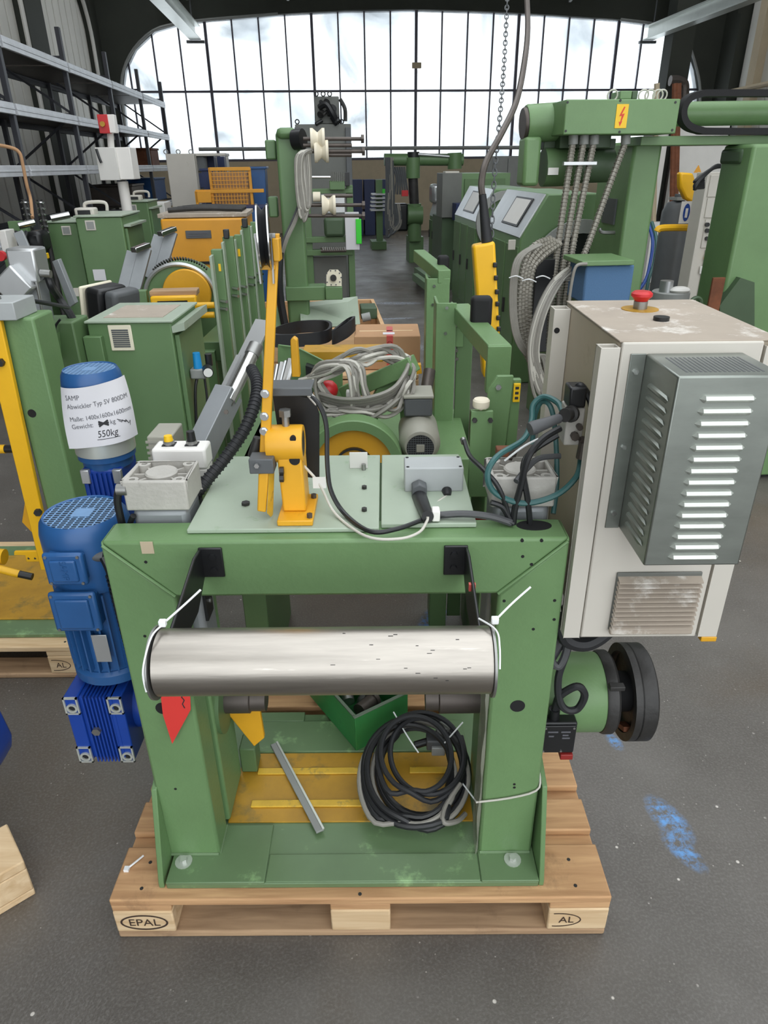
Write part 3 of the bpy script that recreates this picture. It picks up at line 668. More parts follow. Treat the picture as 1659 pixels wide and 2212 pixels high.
# grey junction box with plug, glands and leads
jx0, jx1, jy0, jy1 = .112, .238, .298, .365
jb = box(U, 'junction_box', 'grey_box', jx0, jx1, jy0, jy1, 1.072, 1.128, .003)
for x in (jx0+.007, jx1-.007):
    for y in (jy0+.007, jy1-.007): MB().cyl((x, y, 1.128), (x, y, 1.1287), .0035, n=10).build('screw', 'black_matt', jb)
q = at(905, 1055, y=.292)
pg = MB().prism([(q.x-.016, q.z-.03), (q.x+.016, q.z-.03), (q.x+.016, q.z+.012), (q.x, q.z+.02), (q.x-.016, q.z+.012)], 'y', .27, .298).build('plug', 'grey_dark', U, .003)
a = V((q.x, .275, q.z-.012)); b = at(924, 1116, z=1.09); a0 = a; cyl(pg, 'plug_shell', 'black', a, b, .0165, .012); a = b

g2 = at(965, 1060, y=.298); cyl(U, 'cable_gland', 'black', (g2.x, .298, g2.z), (g2.x, .278, g2.z-.004), .011, .008)
tube(U, 'lead', 'cable_light', [(g2.x, .28, g2.z-.004), at(945, 1085, y=.25), at(925, 1110, y=.22), at(935, 1116, z=1.078)], .0028)
tube(U, 'lead', 'cable_light', [b, at(922, 1126, z=1.083), at(905, 1150, z=1.078), at(860, 1164, z=1.077), at(790, 1158, z=1.077), at(725, 1110, z=1.08), at(690, 1045, y=.2), at(655, 1005, y=.22)], .0028)
tube(U, 'lead', 'cable_black', [at(670, 855, y=.26), at(690, 875, y=.25), at(705, 920, y=.24), at(707, 1000, y=.22), at(715, 1060, y=.2), at(745, 1110, z=1.08), at(800, 1148, z=1.078), at(860, 1142, z=1.078), at(930, 1118, z=1.08), at(1000, 1112, z=1.085), at(1070, 1118, z=1.08), at(1110, 1132, z=1.07)], .0048)
cyl(U, 'connector', 'white', at(668, 852, y=.262), at(686, 872, y=.255), .006)
MB().tube([at(935, 1114, z=1.08), at(1000, 1110, z=1.086), at(1060, 1116, z=1.082), at(1105, 1130, z=1.07)], .0075, 8).build('conduit_sleeve', 'rubber_grey', U)
q = at(941, 1118, z=1.08); MB().box(q.x-.008, q.x+.008, q.y-.012, q.y+.012, 1.076, 1.1).build('hose_clip', 'white_bright', U, .003)
q = at(690, 1042, y=.2); MB().box(q.x-.013, q.x+.013, .198, .1995, q.z-.012, q.z+.012).build('cable_label', 'white', U)

# ------------------------------------------------------------ yellow swing arm with pulley, hub and post
Y = .215
ap = box(U, 'post_base', 'yellow', -.142, -.072, .145, .27, 1.0725, 1.084, .002)
for p in ((-.079, .16), (-.079, .25)): bolt(ap, (p[0], p[1], 1.084), (0, 0, 1), .006, .008, 'iron_brown')
MB().prism([(-.135, 1.084), (-.088, 1.084), (-.09, 1.2), (-.138, 1.2)], 'y', .185, .255).build('arm_post', 'yellow', U, .004)
hb = MB().lathe([(.026, 0), (.036, 0), (.037, .004), (.037, .066), (.036, .07), (.026, .07), (.026, 0)], (-.158, Y, 1.219), (1, 0, 0), 36).build('arm_hub', 'yellow', U)
MB().cyl((-.157, Y, 1.219), (-.089, Y, 1.219), .026, n=24).build('hub_bore', 'iron', hb)
for z, y, r in ((1.24, Y-.0305, .006), (1.196, Y-.029, .0105)): MB().cyl((-.104, y-.002, z), (-.104, y+.012, z), r, n=16).build('cross_hole', 'black_matt', hb)
sb = MB(); sb.cyl((-.12, Y, 1.252), (-.12, Y, 1.285), .007); sb.cyl((-.12, Y, 1.275), (-.12, Y, 1.288), .012, n=6); sb.build('set_screw', 'steel_dull', hb)
arm = MB().plate([at(560, 985, y=.2), at(582, 985, y=.2), at(603, 505, y=.2), at(582, 505, y=.2)], (0, .012, 0)).build('swing_arm', 'yellow', U, .002)
for y in (850, 899, 931):
    q = at(570+(931-y)*.03, y, y=.2); bolt(arm, q, (0, -1, 0), .006, .007, 'steel_clean', wash=.0085)
MB().plate([at(555, 1105, y=.165), at(574, 1108, y=.165), at(580, 1022, y=.165), at(558, 1022, y=.165)], (0, .012, 0)).build('arm_foot', 'yellow', U, .003)
MB().plate([at(576, 1108, y=.166), at(585, 1118, y=.18), at(588, 1022, y=.18), at(580, 1022, y=.166)], (.003, .012, 0)).build('arm_foot_side', 'yellow_worn', U, .001)
q0, q1 = at(536, 993, y=.16), at(592, 1024, y=.16); blk = box(U, 'stop_block', 'grey_dark', q0.x, q1.x, .16, .2, q1.z, q0.z, .002)
bolt(blk, at(556, 1003, y=.16), (0, -1, 0), .005, .01, 'steel_clean')
for z in (1017, 1033): bolt(blk, at(604, z, y=.18), (1, 0, 0), .008, .008, 'iron')
cyl(U, 'pivot_knuckle', 'iron', at(548, 985, y=.22), at(556, 945, y=.22), .012, .008)
# fork and pulley at the arm's head
pc = at(570, 512, y=.2)
pu = MB().lathe([(.006, -.009), (.048, -.009), (.05, -.007), (.042, 0), (.05, .007), (.048, .009), (.006, .009)], pc, (1, .12, 0), 36).build('pulley', 'black', U)
for s in (-1, 1): MB().lathe([(.049, 0), (.0515, 0), (.0515, .0025), (.049, .0025)], pc+V((s*.0085-.001, s*.001, 0)), (1, .12, 0), 36, True).build('pulley_rim', 'steel_clean', pu)
cyl(pu, 'pulley_axle', 'steel_dull', pc-V((.016, 0, 0)), pc+V((.02, 0, 0)), .006)
for dx in (-.014, .014): MB().bar(pc+V((dx, 0, .005)), pc+V((dx*.8, 0, -.075)), .003, .014, (0, 1, 0)).build('fork_leg', 'steel_dull', arm)
q = at(575, 577, y=.2); MB().box(q.x-.012, q.x+.016, .195, .217, q.z-.004, q.z+.004).build('fork_base', 'yellow', arm, .001)
q = at(597, 530, y=.2); MB().box(q.x-.006, q.x+.006, .19, .22, q.z-.025, q.z+.012).build('cable_guide', 'yellow', arm, .002)
# black bent guard plate; the light on its top flange is painted in as grey
MB().plate([at(586, 835, y=.29), at(672, 835, y=.29), at(690, 895, y=.3), at(690, 1035, y=.3), at(655, 1030, y=.3), at(600, 930, y=.29)], (0, .004, 0)).build('guard_plate', 'black', U, .001)
q0, q1 = at(585, 832, y=.29), at(680, 832, y=.29); gp = MB(); gp.box(q0.x, q1.x, .235, .294, q0.z+.006, q0.z+.01); gp.box(q0.x, q1.x, .233, .237, q0.z-.006, q0.z+.01); gp.build('guard_flange', 'grey_dark', U, .002)
cyl(U, 'sensor', 'black', at(625, 840, y=.27), at(672, 850, y=.27), .01)

# ------------------------------------------------------------ slanted aluminium cylinder carrier and corrugated hose
A0, A1 = at(425, 990, y=.5), at(535, 765, y=.72); d = (A1-A0); 
ca = MB().bar(A0-d*.12, A0+d*.62, .062, .05, (1, 0, .3)).build('cylinder_carrier', 'alu_bar', U, .002)
MB().bar(A0+d*.5, A1+d*.35, .006, .05, (1, 0, .3)).build('side_wall', 'alu', ca)
for s in (-1,): MB().bar(A0+d*.62+V((-.02, -.03, 0)), A1+d*.02+V((-.02, -.03, 0)), .003, .012, (1, 0, .3)).build('edge_strip', 'alu', ca)
MB().cyl(A0+d*.55+V((.012, -.012, 0)), A1+V((.012, -.012, 0)), .017, n=20).build('air_cylinder', 'steel_clean', ca)
cyl(ca, 'cylinder_end', 'steel_dull', A1+V((.012, -.012, 0)), A1+d*.1+V((.012, -.012, 0)), .019)
bolt(ca, at(489, 890, y=.56), (0, -1, .3), .006, .005, 'iron_brown')
hp = [at(408, 1118, y=.25), at(412, 1085, y=.29), at(445, 1040, y=.32), at(490, 985, y=.36), at(530, 925, y=.4), at(552, 865, y=.45), at(555, 825, y=.5), at(543, 797, y=.58)]
ch = MB().tube(hp, .0125, 12).build('corrugated_hose', 'rubber', U)
sp = smooth_path(hp, 14)
for a, b in zip(sp[::2], sp[1::2]): MB().lathe([(.0115, -.002), (.0145, -.0012), (.0145, .0012), (.0115, .002)], (a+b)/2, b-a, 12).build('hose_ring', 'rubber', ch)

# ------------------------------------------------------------ control cabinet on the right side
C = thing('control_cabinet_anchor', 'x', 'x', (0, 0, 0)) if False else U
fx, dx0, dx1, rx1 = .431, .466, .70, .742; cy0, cy1, cz0, cz1 = .09, .47, .838, 1.438
cb = MB().box(dx0-.002, rx1-.02, cy0+.012, cy1, cz0+.004, cz1-.001).build('cabinet_body', 'grey_side', U, .004)
MB().box(dx0-.004, rx1-.01, cy0+.004, cy1, cz1-.001, cz1+.002).build('cabinet_roof', 'grey_dusty', U, .001)
MB().box(dx0, dx1, cy0, cy0+.012, cz0, cz1).build('cabinet_door', 'grey_light', U, .003)
def channel(x0, x1, ya, yb, zt=cz1-.008):
    w = .0025; b = MB(); b.box(x0, x1, ya, ya+w, cz0, zt); b.box(x0, x0+w, ya, yb, cz0, zt); b.box(x1-w, x1, ya, yb, cz0, zt); b.box(x0, x1, yb-w, yb, cz0, zt)
    return b.build('corner_channel', 'grey_light', U, .001)
channel(fx, dx0-.003, cy0-.001, cy0+.028); channel(dx1+.004, rx1, cy0-.001, cy0+.028); channel(fx-.002, dx0-.003, cy1-.04, cy1)
q = at(1203, 714, y=cy1-.041); MB().cyl((q.x, cy1-.0415, q.z), (q.x, cy1-.038, q.z), .006, n=14).build('mounting_hole', 'black_matt', U)
box(U, 'cabinet_foot', 'yellow', .712, .744, .088, .11, cz0-.012, cz0, .002)
# emergency stop on the roof
es = at(1382, 668, z=cz1+.002)
e = MB().lathe([(.001, 0), (.036, 0), (.036, .0015), (.001, .0015)], es, (0, 0, 1), 32).build('stop_collar', 'yellow_plate', U)
cyl(e, 'stop_stem', 'steel_dull', es+V((0, 0, .0015)), es+V((0, 0, .016)), .0135)
MB().lathe([(.012, .016), (.015, .02), (.0205, .026), (.0205, .031), (.016, .035), (.001, .036)], es, (0, 0, 1)).build('stop_button', 'red', e)
kq = at(1428, 692, z=cz1+.002); cyl(U, 'blanking_cap', 'black', kq, kq+V((0, 0, .007)), .0145)
# galvanised ventilated box on the door
bx0, bx1, by0, by1, bz0, bz1 = .507, .668, -.05, .09, 1.093, 1.42
vb = MB().box(bx0, bx1, by0, by1, bz0, bz1).build('vent_box', 'galv', U, .003)
MB().box(bx0-.026, bx0, by1-.003, by1, bz0, bz1).build('mounting_flange', 'galv', vb, .001)
for z in (1.39, 1.255, 1.125): bolt(vb, (bx0-.014, by1-.003, z), (0, -1, 0), .005, .004, 'steel_clean', 'rivet')
for i in range(15):
    z = 1.385-i*.0196; x0 = bx0+.038; x1 = x0+.085
    b = MB(); n = 8; sec = [(0, .0062), (-.005, .0052), (-.0085, .0), (-.004, -.005), (0, -.0062)]
    for k, (xx, s) in enumerate(((x0, .05), (x0+.007, 1), (x1-.007, 1), (x1, .05))):
        b.v += [V((xx, by0+o*s, z+h*s)) for o, h in sec]
        if k:
            for j in range(4): b.f.append(((k-1)*5+j, (k-1)*5+j+1, k*5+j+1, k*5+j))
    b.build('louver', 'galv_edge', vb)
for i in range(14):
    z = 1.375-i*.0196; b = MB(); sec = [(0, .0065), (-.004, .004), (-.005, 0), (0, -.006)]
    for k, (yy, s) in enumerate(((by0+.02, .05), (by0+.028, 1), (by1-.04, 1), (by1-.03, .05))):
        b.v += [V((bx0+o*s, yy, z+h*s)) for o, h in sec]
        if k:
            for j in range(3): b.f.append(((k-1)*4+j, (k-1)*4+j+1, k*4+j+1, k*4+j))
    b.build('louver', 'galv', vb)
for i in range(17):
    x = bx0+.022+i*.0072; MB().box(x-.0016, x+.0016, by0+.022+.0*i, by1-.03, bz1-.0005, bz1+.0004).build('vent_slot', 'grey_dark', vb)
# lower louvred grille of the door
gx0, gx1, gz0, gz1 = .518, .683, .86, .98
gr = MB().box(gx0, gx1, cy0-.005, cy0, gz0, gz1+.015).build('filter_grille', 'grey_machine', U, .002)  # dark backing colour supplies the shadow lines between the slats
for i in range(11):
    z = gz0+.012+i*.0108; MB().prism([(cy0-.004, z+.0075), (cy0-.02, z+.0015), (cy0-.02, z-.0012), (cy0-.004, z+.0045)], 'x', gx0+.002, gx1-.002).build('slat', 'grey_dusty', gr)
MB().box(gx0, gx1, cy0-.017, cy0-.005, gz0-.004, gz0+.011).build('bottom_frame', 'grey_dusty', gr, .003)
# cables hanging out below the cabinet
tube(U, 'cable_bundle', 'rubber', [(.44, .16, .845), (.455, .15, .79), (.5, .15, .775), (.545, .16, .80), (.56, .17, .84)], .016)
tube(U, 'cable_bundle', 'rubber_grey', [(.46, .2, .84), (.47, .18, .75), (.455, .17, .70), (.435, .17, .72), (.44, .17, .78)], .009)

# ------------------------------------------------------------ brake drum and hand wheel on the right shaft
dy, dz = .29, .52
MB().lathe([(.001, .425), (.098, .425), (.098, .59), (.094, .597), (.001, .597)], (0, dy, dz), (1, 0, 0), 40).build('brake_drum', G, U)
MB().lathe([(.07, .593), (.099, .593), (.103, .6), (.103, .618), (.098, .624), (.001, .624)], (0, dy, dz), (1, 0, 0), 40).build('clamp_ring', 'iron', U)
q = (.6, dy-.07, dz+.075); MB().box(q[0]-.006, q[0]+.03, q[1]-.012, q[1]+.006, q[2]-.004, q[2]+.008).build('ring_lug', 'iron', U, .002)
hw = MB().lathe([(.001, .668), (.06, .668), (.098, .668), (.1, .662), (.117, .662), (.12, .668), (.12, .703), (.114, .708), (.001, .708)], (0, dy, dz), (1, 0, 0), 48).build('flywheel', 'iron', U)
MB().ring((.652, dy, dz), (1, 0, 0), .1, .12, .02, 48).build('rim', 'iron', hw)
cyl(U, 'brake_shaft', 'black_matt', (.62, dy, dz), (.67, dy, dz), .05)
q = MB(); q.bar((.662, dy-.03, dz-.08), (.662, dy-.075, dz-.055), .012, .03, (1, 0, 0)); q.build('rust_key', 'rust', hw)
sw = MB().box(.43, .515, .165, .205, .44, .535).build('switch_box', 'black', U, .004)
MB().box(.434, .511, .16, .165, .446, .53).build('cover_plate', 'black', sw, .002)
MB().box(.483, .513, .158, .19, .424, .44).build('red_tab', 'red_dark', sw, .002)
for x, z in ((.44, .452), (.506, .524), (.44, .524), (.482, .452)): bolt(sw, (x, .16, z), (0, -1, 0), .003, .002, 'steel_clean')
for x, z, w in ((.458, .512, .024), (.488, .512, .022), (.488, .502, .014), (.455, .499, .012), (.49, .493, .018)): MB().box(x-w/2, x+w/2, .1592, .16, z-.002, z+.002).build('printed_mark', 'ink_grey', sw)
tube(U, 'switch_cable', 'rubber', [(.462, .185, .535), (.463, .183, .57), (.468, .175, .61), (.5, .165, .645), (.52, .165, .62), (.51, .165, .58), (.485, .165, .575), (.466, .17, .60), (.46, .18, .66), (.475, .19, .73), (.49, .2, .84)], .009)
tube(U, 'switch_cable', 'rubber_grey', [(.44, .2, .6), (.43, .19, .64), (.44, .19, .7), (.47, .2, .76), (.52, .22, .84)], .011)
cyl(U, 'cable_gland', 'black', (.462, .185, .533), (.462, .184, .562), .013)

# ------------------------------------------------------------ lever valve between the cabinet's flanges, with hoses
vy = .2
vv = at(1235, 900, y=vy)
vp = box(U, 'valve_block', 'cast', vv.x-.012, vv.x+.022, vy-.01, vy+.04, vv.z-.055, vv.z+.02, .003)
MB().box(vv.x-.012, vv.x+.02, vy-.014, vy+.03, vv.z+.021, vv.z+.06).build('solenoid', 'black', vp, .004)
q = at(1232, 893, y=vy-.02)
MB().lathe([(.014, 0), (.016, .004), (.016, .01), (.011, .012), (.011, .022), (.013, .024), (.013, .03)], at(1238, 893, y=vy-.015), at(1225, 896, y=vy-.03)-at(1238, 893, y=vy-.015), 20).build('valve_collar', 'iron', vp)
MB().lathe([(.006, 0), (.009, .004), (.0105, .03), (.0135, .06), (.012, .066), (.001, .067)], at(1212, 902, y=vy-.03), at(1150, 925, y=vy-.05)-at(1212, 902, y=vy-.03), 20).build('lever_handle', 'rubber_grey', vp)
for p, r in (((1250, 920), .006), ((1240, 940), .008), ((1258, 950), .008)): MB().cyl(at(*p, y=vy-.012), at(*p, y=vy-.012)+V((0, -.012, 0)), r, n=8).build('fitting', 'iron_brown', vp)
MB().cyl(at(1262, 955, y=vy-.02), at(1255, 990, y=vy-.02), .01, n=10).build('fitting', 'iron_brown', vp)
hz = lambda l: [at(a, b, y=max(.165, c-.085)) for a, b, c in l]
tube(U, 'teal_hose', 'cable_teal', hz([(1255, 990, .28), (1245, 1030, .25), (1200, 1070, .22), (1130, 1087, .21), (1070, 1065, .21), (1053, 1025, .23), (1075, 985, .27), (1130, 950, .33), (1148, 910, .36), (1152, 875, .38), (1175, 857, .38), (1205, 870, .35), (1215, 890, .31)]), .006)
tube(U, 'teal_hose', 'cable_teal', hz([(1150, 960, .37), (1155, 900, .39), (1170, 868, .39), (1190, 880, .37), (1200, 940, .36), (1203, 1040, .34), (1195, 1110, .3)]), .0055)
tube(U, 'black_hose', 'cable_black', hz([(1237, 880, .29), (1243, 845, .29), (1255, 833, .285), (1275, 865, .28), (1280, 910, .28), (1272, 955, .28)]), .0065)
tube(U, 'black_hose', 'cable_black', hz([(1210, 925, .29), (1170, 950, .27), (1140, 990, .25), (1125, 1050, .22), (1112, 1100, .2), (1108, 1135, .17)]), .0065)
tube(U, 'black_hose', 'cable_black', hz([(1205, 940, .3), (1150, 975, .29), (1130, 1010, .26), (1140, 1080, .2), (1145, 1132, .17)]), .006)
tube(U, 'black_hose', 'rubber_grey', hz([(1210, 985, .31), (1165, 990, .3), (1140, 1010, .28), (1115, 1040, .24)]), .006)
tube(U, 'black_hose', 'cable_black', hz([(1060, 1085, .24), (1085, 1095, .22), (1100, 1120, .19), (1110, 1135, .16)]), .006)
tube(U, 'black_hose', 'cable_black', hz([(1003, 952, .4), (1015, 985, .35), (1045, 1015, .28), (1075, 1050, .24), (1095, 1100, .2), (1100, 1135, .17)]), .005)
cyl(U, 'hose_end', 'steel_dull', at(1003, 957, y=.4), at(1000, 948, y=.41), .007)
cyl(U, 'hose_end', 'iron_brown', at(1100, 990, y=.31), at(1108, 968, y=.31), .012)
box(U, 'brass_elbow', 'rust', .306, .342, .3, .325, 1.15, 1.168, .002)
MB().tube(hz([(1090, 995, .29), (1130, 965, .28), (1163, 948, .27)]), .0022, 6).build('cable_tie', 'plastic_tie', U)
# upright plates and roller bracket at the right rear
q0, q1 = at(1013, 1003, y=.42), at(1066, 888, y=.42); up = box(U, 'upright_plate', G, q0.x, q1.x, .42, .43, 1.0, q1.z, .002)
for p in ((1025, 907), (1059, 907)): bolt(up, at(*p, y=.42), (0, -1, 0), .006, .006, 'iron')
MB().lathe([(.004, -.012), (.004, 0), (.0175, .001), (.019, .005), (.019, .016), (.016, .02), (.001, .02)], at(1039, 880, y=.43), (0, 0, 1), 20).build('clamp_knob', 'nylon', U)
q0, q1 = at(1045, 1000, y=.5), at(1110, 812, y=.5)
MB().prism([(q0.x, 1.0), (q1.x-.012, 1.0), (q1.x, q1.z), (q0.x+.02, q1.z), (q0.x, q1.z-.03)], 'y', .5, .512).build('side_plate', G, U, .002)
bolt(U, at(1076, 835, y=.5), (0, -1, 0), .007, .008, 'steel_clean')
q = at(1114, 845, y=.52); box(U, 'label_strip', G, q.x-.016, q.x+.01, .512, .53, 1.0, q.z+.03, .002); box(U, 'yellow_label', 'sign_yellow', q.x-.008, q.x+.008, .505, .512, q.z-.022, q.z+.022, .001)
for z in (-.012, 0, .012): MB().box(q.x-.004, q.x+.004, .504, .505, q.z+z-.003, q.z+z+.003).build('label_print', 'ink', U)
# ================================================================== LOOSE THINGS ON THE MACHINE AND PALLET
# green plastic crate of turned steel fittings
cr = thing('storage_crate', 'dark green plastic crate of turned steel fittings under the steel roller', 'crate', (-.023, .436, .1722), rz=math.radians(34)); TF[cr.name] = None
w, d, h, t = .185, .29, .128, .005
mb = MB(); mb.box(t, w-t, t, d-t, 0, t); mb.box(0, w, 0, t, 0, h); mb.box(0, w, d-t, d, 0, h); mb.box(0, t, t, d-t, 0, h); mb.box(w-t, w, t, d-t, 0, h); mb.build('crate_body', 'crate_green', cr, .0015)
mat('crate_rim', '61705f', .6, var=.1)
mb = MB(); mb.box(-.004, w+.004, -.004, t+.001, h, h+.004); mb.box(-.004, w+.004, d-t-.001, d+.004, h, h+.004); mb.box(-.004, t+.001, t+.001, d-t-.001, h, h+.004); mb.box(w-t-.001, w+.004, t+.001, d-t-.001, h, h+.004); mb.build('rim', 'crate_rim', cr, .001)
cm = Matrix.Translation(V((-.023, .436, .1722))) @ Matrix.Rotation(math.radians(34), 4, 'Z')
for i, (x, y, z, ax, L, r, lab) in enumerate(((.05, .06, .1, (1, .35, -.1), .08, .022, 'hollow steel bush lying nearest the front corner of the green crate'), (.06, .17, .118, (1, -.5, .1), .07, .014, 'slim steel pin lying across the middle of the green crate'),
        (.05, .12, .09, (.4, 1, .15), .06, .018, 'steel sleeve standing askew between the bush and the flange'), (.105, .19, .1, (1, -.65, 0), .075, .02, 'flanged steel spindle lying against the rear wall of the green crate'), (.06, .235, .095, (.2, 1, .6), .03, .03, 'round steel flange with a centre bore in the green crate'), (.11, .06, .055, (0, 1, 0), .085, .018, 'steel pin lying on the floor of the green crate'), (.06, .2, .056, (1, 0, 0), .085, .018, 'dark steel bar lying low in the green crate'))):
    p = V((x, y, z-.018)); a = V(ax).normalized(); pr = [(r*.55, 0), (r, 0), (r, L*.75), (r*1.25, L*.75), (r*1.25, L*.9), (r*.9, L), (r*.55, L), (r*.55, 0)]
    solo(MB().lathe(pr, p, a, 20), 'steel_fitting', 'steel_dull' if i != 0 else 'iron_brown', lab, 'fitting', (x, y, z-.018), cm, group='steel fittings in the green crate')
# coil of black cable
cc = thing('cable_coil', 'coil of thick black and grey cable leaning on the right leg of the frame', 'cable', (.15, .3, .173))
rr = random.Random(5)
def loops(n, c, r0, r1, zb, zj, tilt):
    P = []
    for i in range(n*14+1):
        a = 2*math.pi*i/14+.4; k = i/14; r = r0+(r1-r0)*((k*.618) % 1)
        cx = c[0]+.012*math.sin(k*2.3); cy = c[1]+.012*math.cos(k*1.7)
        x = cx+r*math.cos(a); y = cy+r*1.1*math.sin(a); P.append(V((x, y, zb+zj*((k*.37) % 1)+tilt*max(0, (y-.16)))))
    return P
MB().tube(loops(5, (.145, .3), .105, .145, .186, .035, .28), .0085, 8, 3).build('black_cable', 'cable_black', cc)
MB().tube(loops(3, (.16, .325), .085, .12, .215, .03, .3), .0075, 8, 3).build('black_cable', 'rubber', cc)
MB().tube(loops(2, (.14, .29), .115, .15, .195, .03, .26), .0065, 8, 3).build('grey_cable', 'cable_grey', cc)
MB().tube([(.27, .2, .19), (.245, .17, .2), (.21, .155, .215), (.215, .19, .225), (.26, .25, .245)], .0068, 8).build('grey_cable', 'cable_grey', cc)
k = V((.2, .4, .24)); cn = MB().box(k.x-.022, k.x+.024, k.y-.02, k.y+.02, k.z-.012, k.z+.024).build('connector', 'rubber_grey', cc, .004)
MB().box(k.x-.008, k.x+.03, k.y-.03, k.y-.018, k.z-.022, k.z+.008).build('latch', 'grey_mid', cn, .003)
MB().cyl(k+V((-.02, 0, .004)), k+V((-.055, -.01, 0)), .011, n=14).build('gland', 'black', cn)
MB().cyl(k+V((.02, .01, .02)), k+V((.03, .015, .05)), .018, n=14).build('gland', 'grey_mid', cn)
for pts in ([at(850, 1538, z=.3), at(880, 1590, z=.27), at(904, 1626, z=.245)], [at(1000, 1560, z=.32), at(960, 1605, z=.28)], [at(990, 1680, z=.235), at(1030, 1733, z=.23)]): MB().tube(pts, .0022, 6).build('cable_tie', 'plastic_tie', cc)
# loose steel profile lying on the base plates
a, b = at(592, 1607, z=.176), at(692, 1796, z=.176); u = (b-a).normalized(); sd = u.cross(V((0, 0, 1)))
lp = thing('steel_strip', 'loose bright-edged steel profile lying slantwise on the yellow plate', 'metal bar', (a+b)/2*1)
MB().bar(a+V((0, 0, .0)), b, .022, .006).build('flat', 'grey_mid', lp, .001)
MB().bar(a-sd*.009+V((0, 0, .004)), b-sd*.009+V((0, 0, .004)), .006, .004).build('bright_edge', 'galv_edge', lp, .0005)
# red hang tag
tg = thing('red_tag', 'red paper tag with black handwriting hanging below the roller\'s end', 'tag', at(372, 1600, y=.088))
Yt = .09
MB().plate([at(340, 1440, y=Yt), at(408, 1440, y=Yt), at(412, 1533, y=Yt), at(372, 1607, y=Yt), at(352, 1545, y=Yt)], (0, .0008, 0)).build('tag_card', 'red_tag', tg)
mb = MB(); pts = [(393, 1490), (397, 1498), (392, 1506), (398, 1513), (394, 1521), (399, 1530)]
for p, q in zip(pts, pts[1:]): mb.bar(at(*p, y=Yt-.0008), at(*q, y=Yt-.0008), .0022, .0004, (0, 1, 0))
for p, q in zip([(357, 1486), (361, 1494), (366, 1488)], [(361, 1494), (363, 1499), (360, 1492)]): mb.bar(at(*p, y=Yt-.0008), at(*q, y=Yt-.0008), .002, .0004, (0, 1, 0))
mb.build('handwriting', 'ink', tg)['kind'] = 'stuff'
MB().tube([at(378, 1440, y=Yt), at(376, 1372, y=.06), at(372, 1350, y=.03)], .0016, 6).build('string', 'beige', tg)
# paper notice wrapped round the rear motor
NC = V((-.645, .6)); fd = math.atan2(CAM.y-NC.y, CAM.x-NC.x)
def note(u, v, off=0):
    """u across 0..0.21, v up 0..0.15"""
    s = u/.21; f = (1-v/.15); R = .0785+off+.016*f*(abs(s-.5)*2)**2+.004*math.sin(7*s+3*f); th = fd+(s-.5)*2.3*(1-.08*f)
    tilt = .012*(s-.5)
    return V((NC.x+R*math.cos(th), NC.y+R*math.sin(th), 1.098+v+tilt))
nt_ = thing('paper_notice', 'white paper notice with printed and handwritten lines taped round a blue motor', 'notice', (NC.x, NC.y, 1.098))
mb = MB(); nu, nv = 30, 10
for j in range(nv+1):
    for i in range(nu+1): mb.v.append(note(.21*i/nu, .15*j/nv))
for j in range(nv):
    for i in range(nu): q = j*(nu+1)+i; mb.f.append((q, q+1, q+nu+2, q+nu+1))
mb.build('sheet', 'paper', nt_)
wp = lambda u, v: note(u, v, .0007)
for s, u, v, sz, m in (('SAMP', .022, .121, .017, 'ink_grey'), ('Abwickler Typ SV 800DM', .022, .1, .0165, 'ink_grey'), ('Maße: 1400x1600x1600mm', .022, .069, .0158, 'ink_grey'), ('Gewicht:', .022, .05, .0165, 'ink_grey'), ('kg', .13, .05, .0165, 'ink_grey'), ('550kg', .088, .022, .024, 'ink')):
    text(nt_, 'printed_line' if m == 'ink_grey' else 'handwriting', s, sz, m, (u, v, 0), (1, 0, 0), (0, 1, 0), warp=wp, shear=.15 if m == 'ink' else 0)
mb = MB()
def stroke(l, w=.0022):
    for p, q in zip(l, l[1:]):
        for k in range(4):
            a = [p[i]+(q[i]-p[i])*k/4 for i in (0, 1)]; b = [p[i]+(q[i]-p[i])*(k+1)/4 for i in (0, 1)]; d = math.hypot(b[0]-a[0], b[1]-a[1]) or 1; nx, ny = -(b[1]-a[1])/d*w/2, (b[0]-a[0])/d*w/2
            o = len(mb.v); mb.v += [wp(a[0]+nx, a[1]+ny), wp(a[0]-nx, a[1]-ny), wp(b[0]-nx, b[1]-ny), wp(b[0]+nx, b[1]+ny)]; mb.f.append((o, o+1, o+2, o+3))
stroke([(.098, .061), (.126, .049)], .005); stroke([(.098, .049), (.126, .061)], .005); stroke([(.097, .055), (.127, .055)], .0045); stroke([(.085, .017), (.15, .016)], .0014)
stroke([(.15, .058), (.18, .044)], .0017); stroke([(.153, .054), (.162, .048), (.164, .053), (.172, .045), (.174, .051), (.182, .039), (.188, .045), (.186, .033)], .0014)
mb.build('handwriting', 'ink', nt_)['kind'] = 'stuff'
# torn cable tie on the pallet
q = at(275, 1878, z=.1445); solo(MB().tube([q+V((0, 0, .003)), q+V((.012, .01, .006)), q+V((.03, .035, .004))], .0025, 6).box(q.x-.006, q.x+.006, q.y-.008, q.y+.004, q.z, q.z+.008), 'plastic_scrap', 'plastic_tie', 'scrap of clear plastic tie lying on the pallet\'s corner board', 'scrap', q)
# ================================================================== MACHINES AROUND THE UNWINDER (near field)
def cable_bundle(parent, name, m, pts, n, spread, r, k=5, seed=1):
    rr = random.Random(seed)
    for i in range(n):
        o = [V((rr.uniform(-1, 1), rr.uniform(-1, 1), rr.uniform(-1, 1)))*spread for _ in pts]
        MB().tube([V(p)+d for p, d in zip(pts, o)], r*rr.uniform(.85, 1.15), 6, k).build(name, m if i % 4 else 'cable_light' if m == 'cable_grey' else m, parent)
def vring(parent, name, m, c, d, r, t, n=24): return MB().tube([V(c)+basis(d)[0]*r*math.cos(2*math.pi*i/n)+basis(d)[1]*r*math.sin(2*math.pi*i/n) for i in range(n)], t, 6, 0, True).build(name, m, parent)

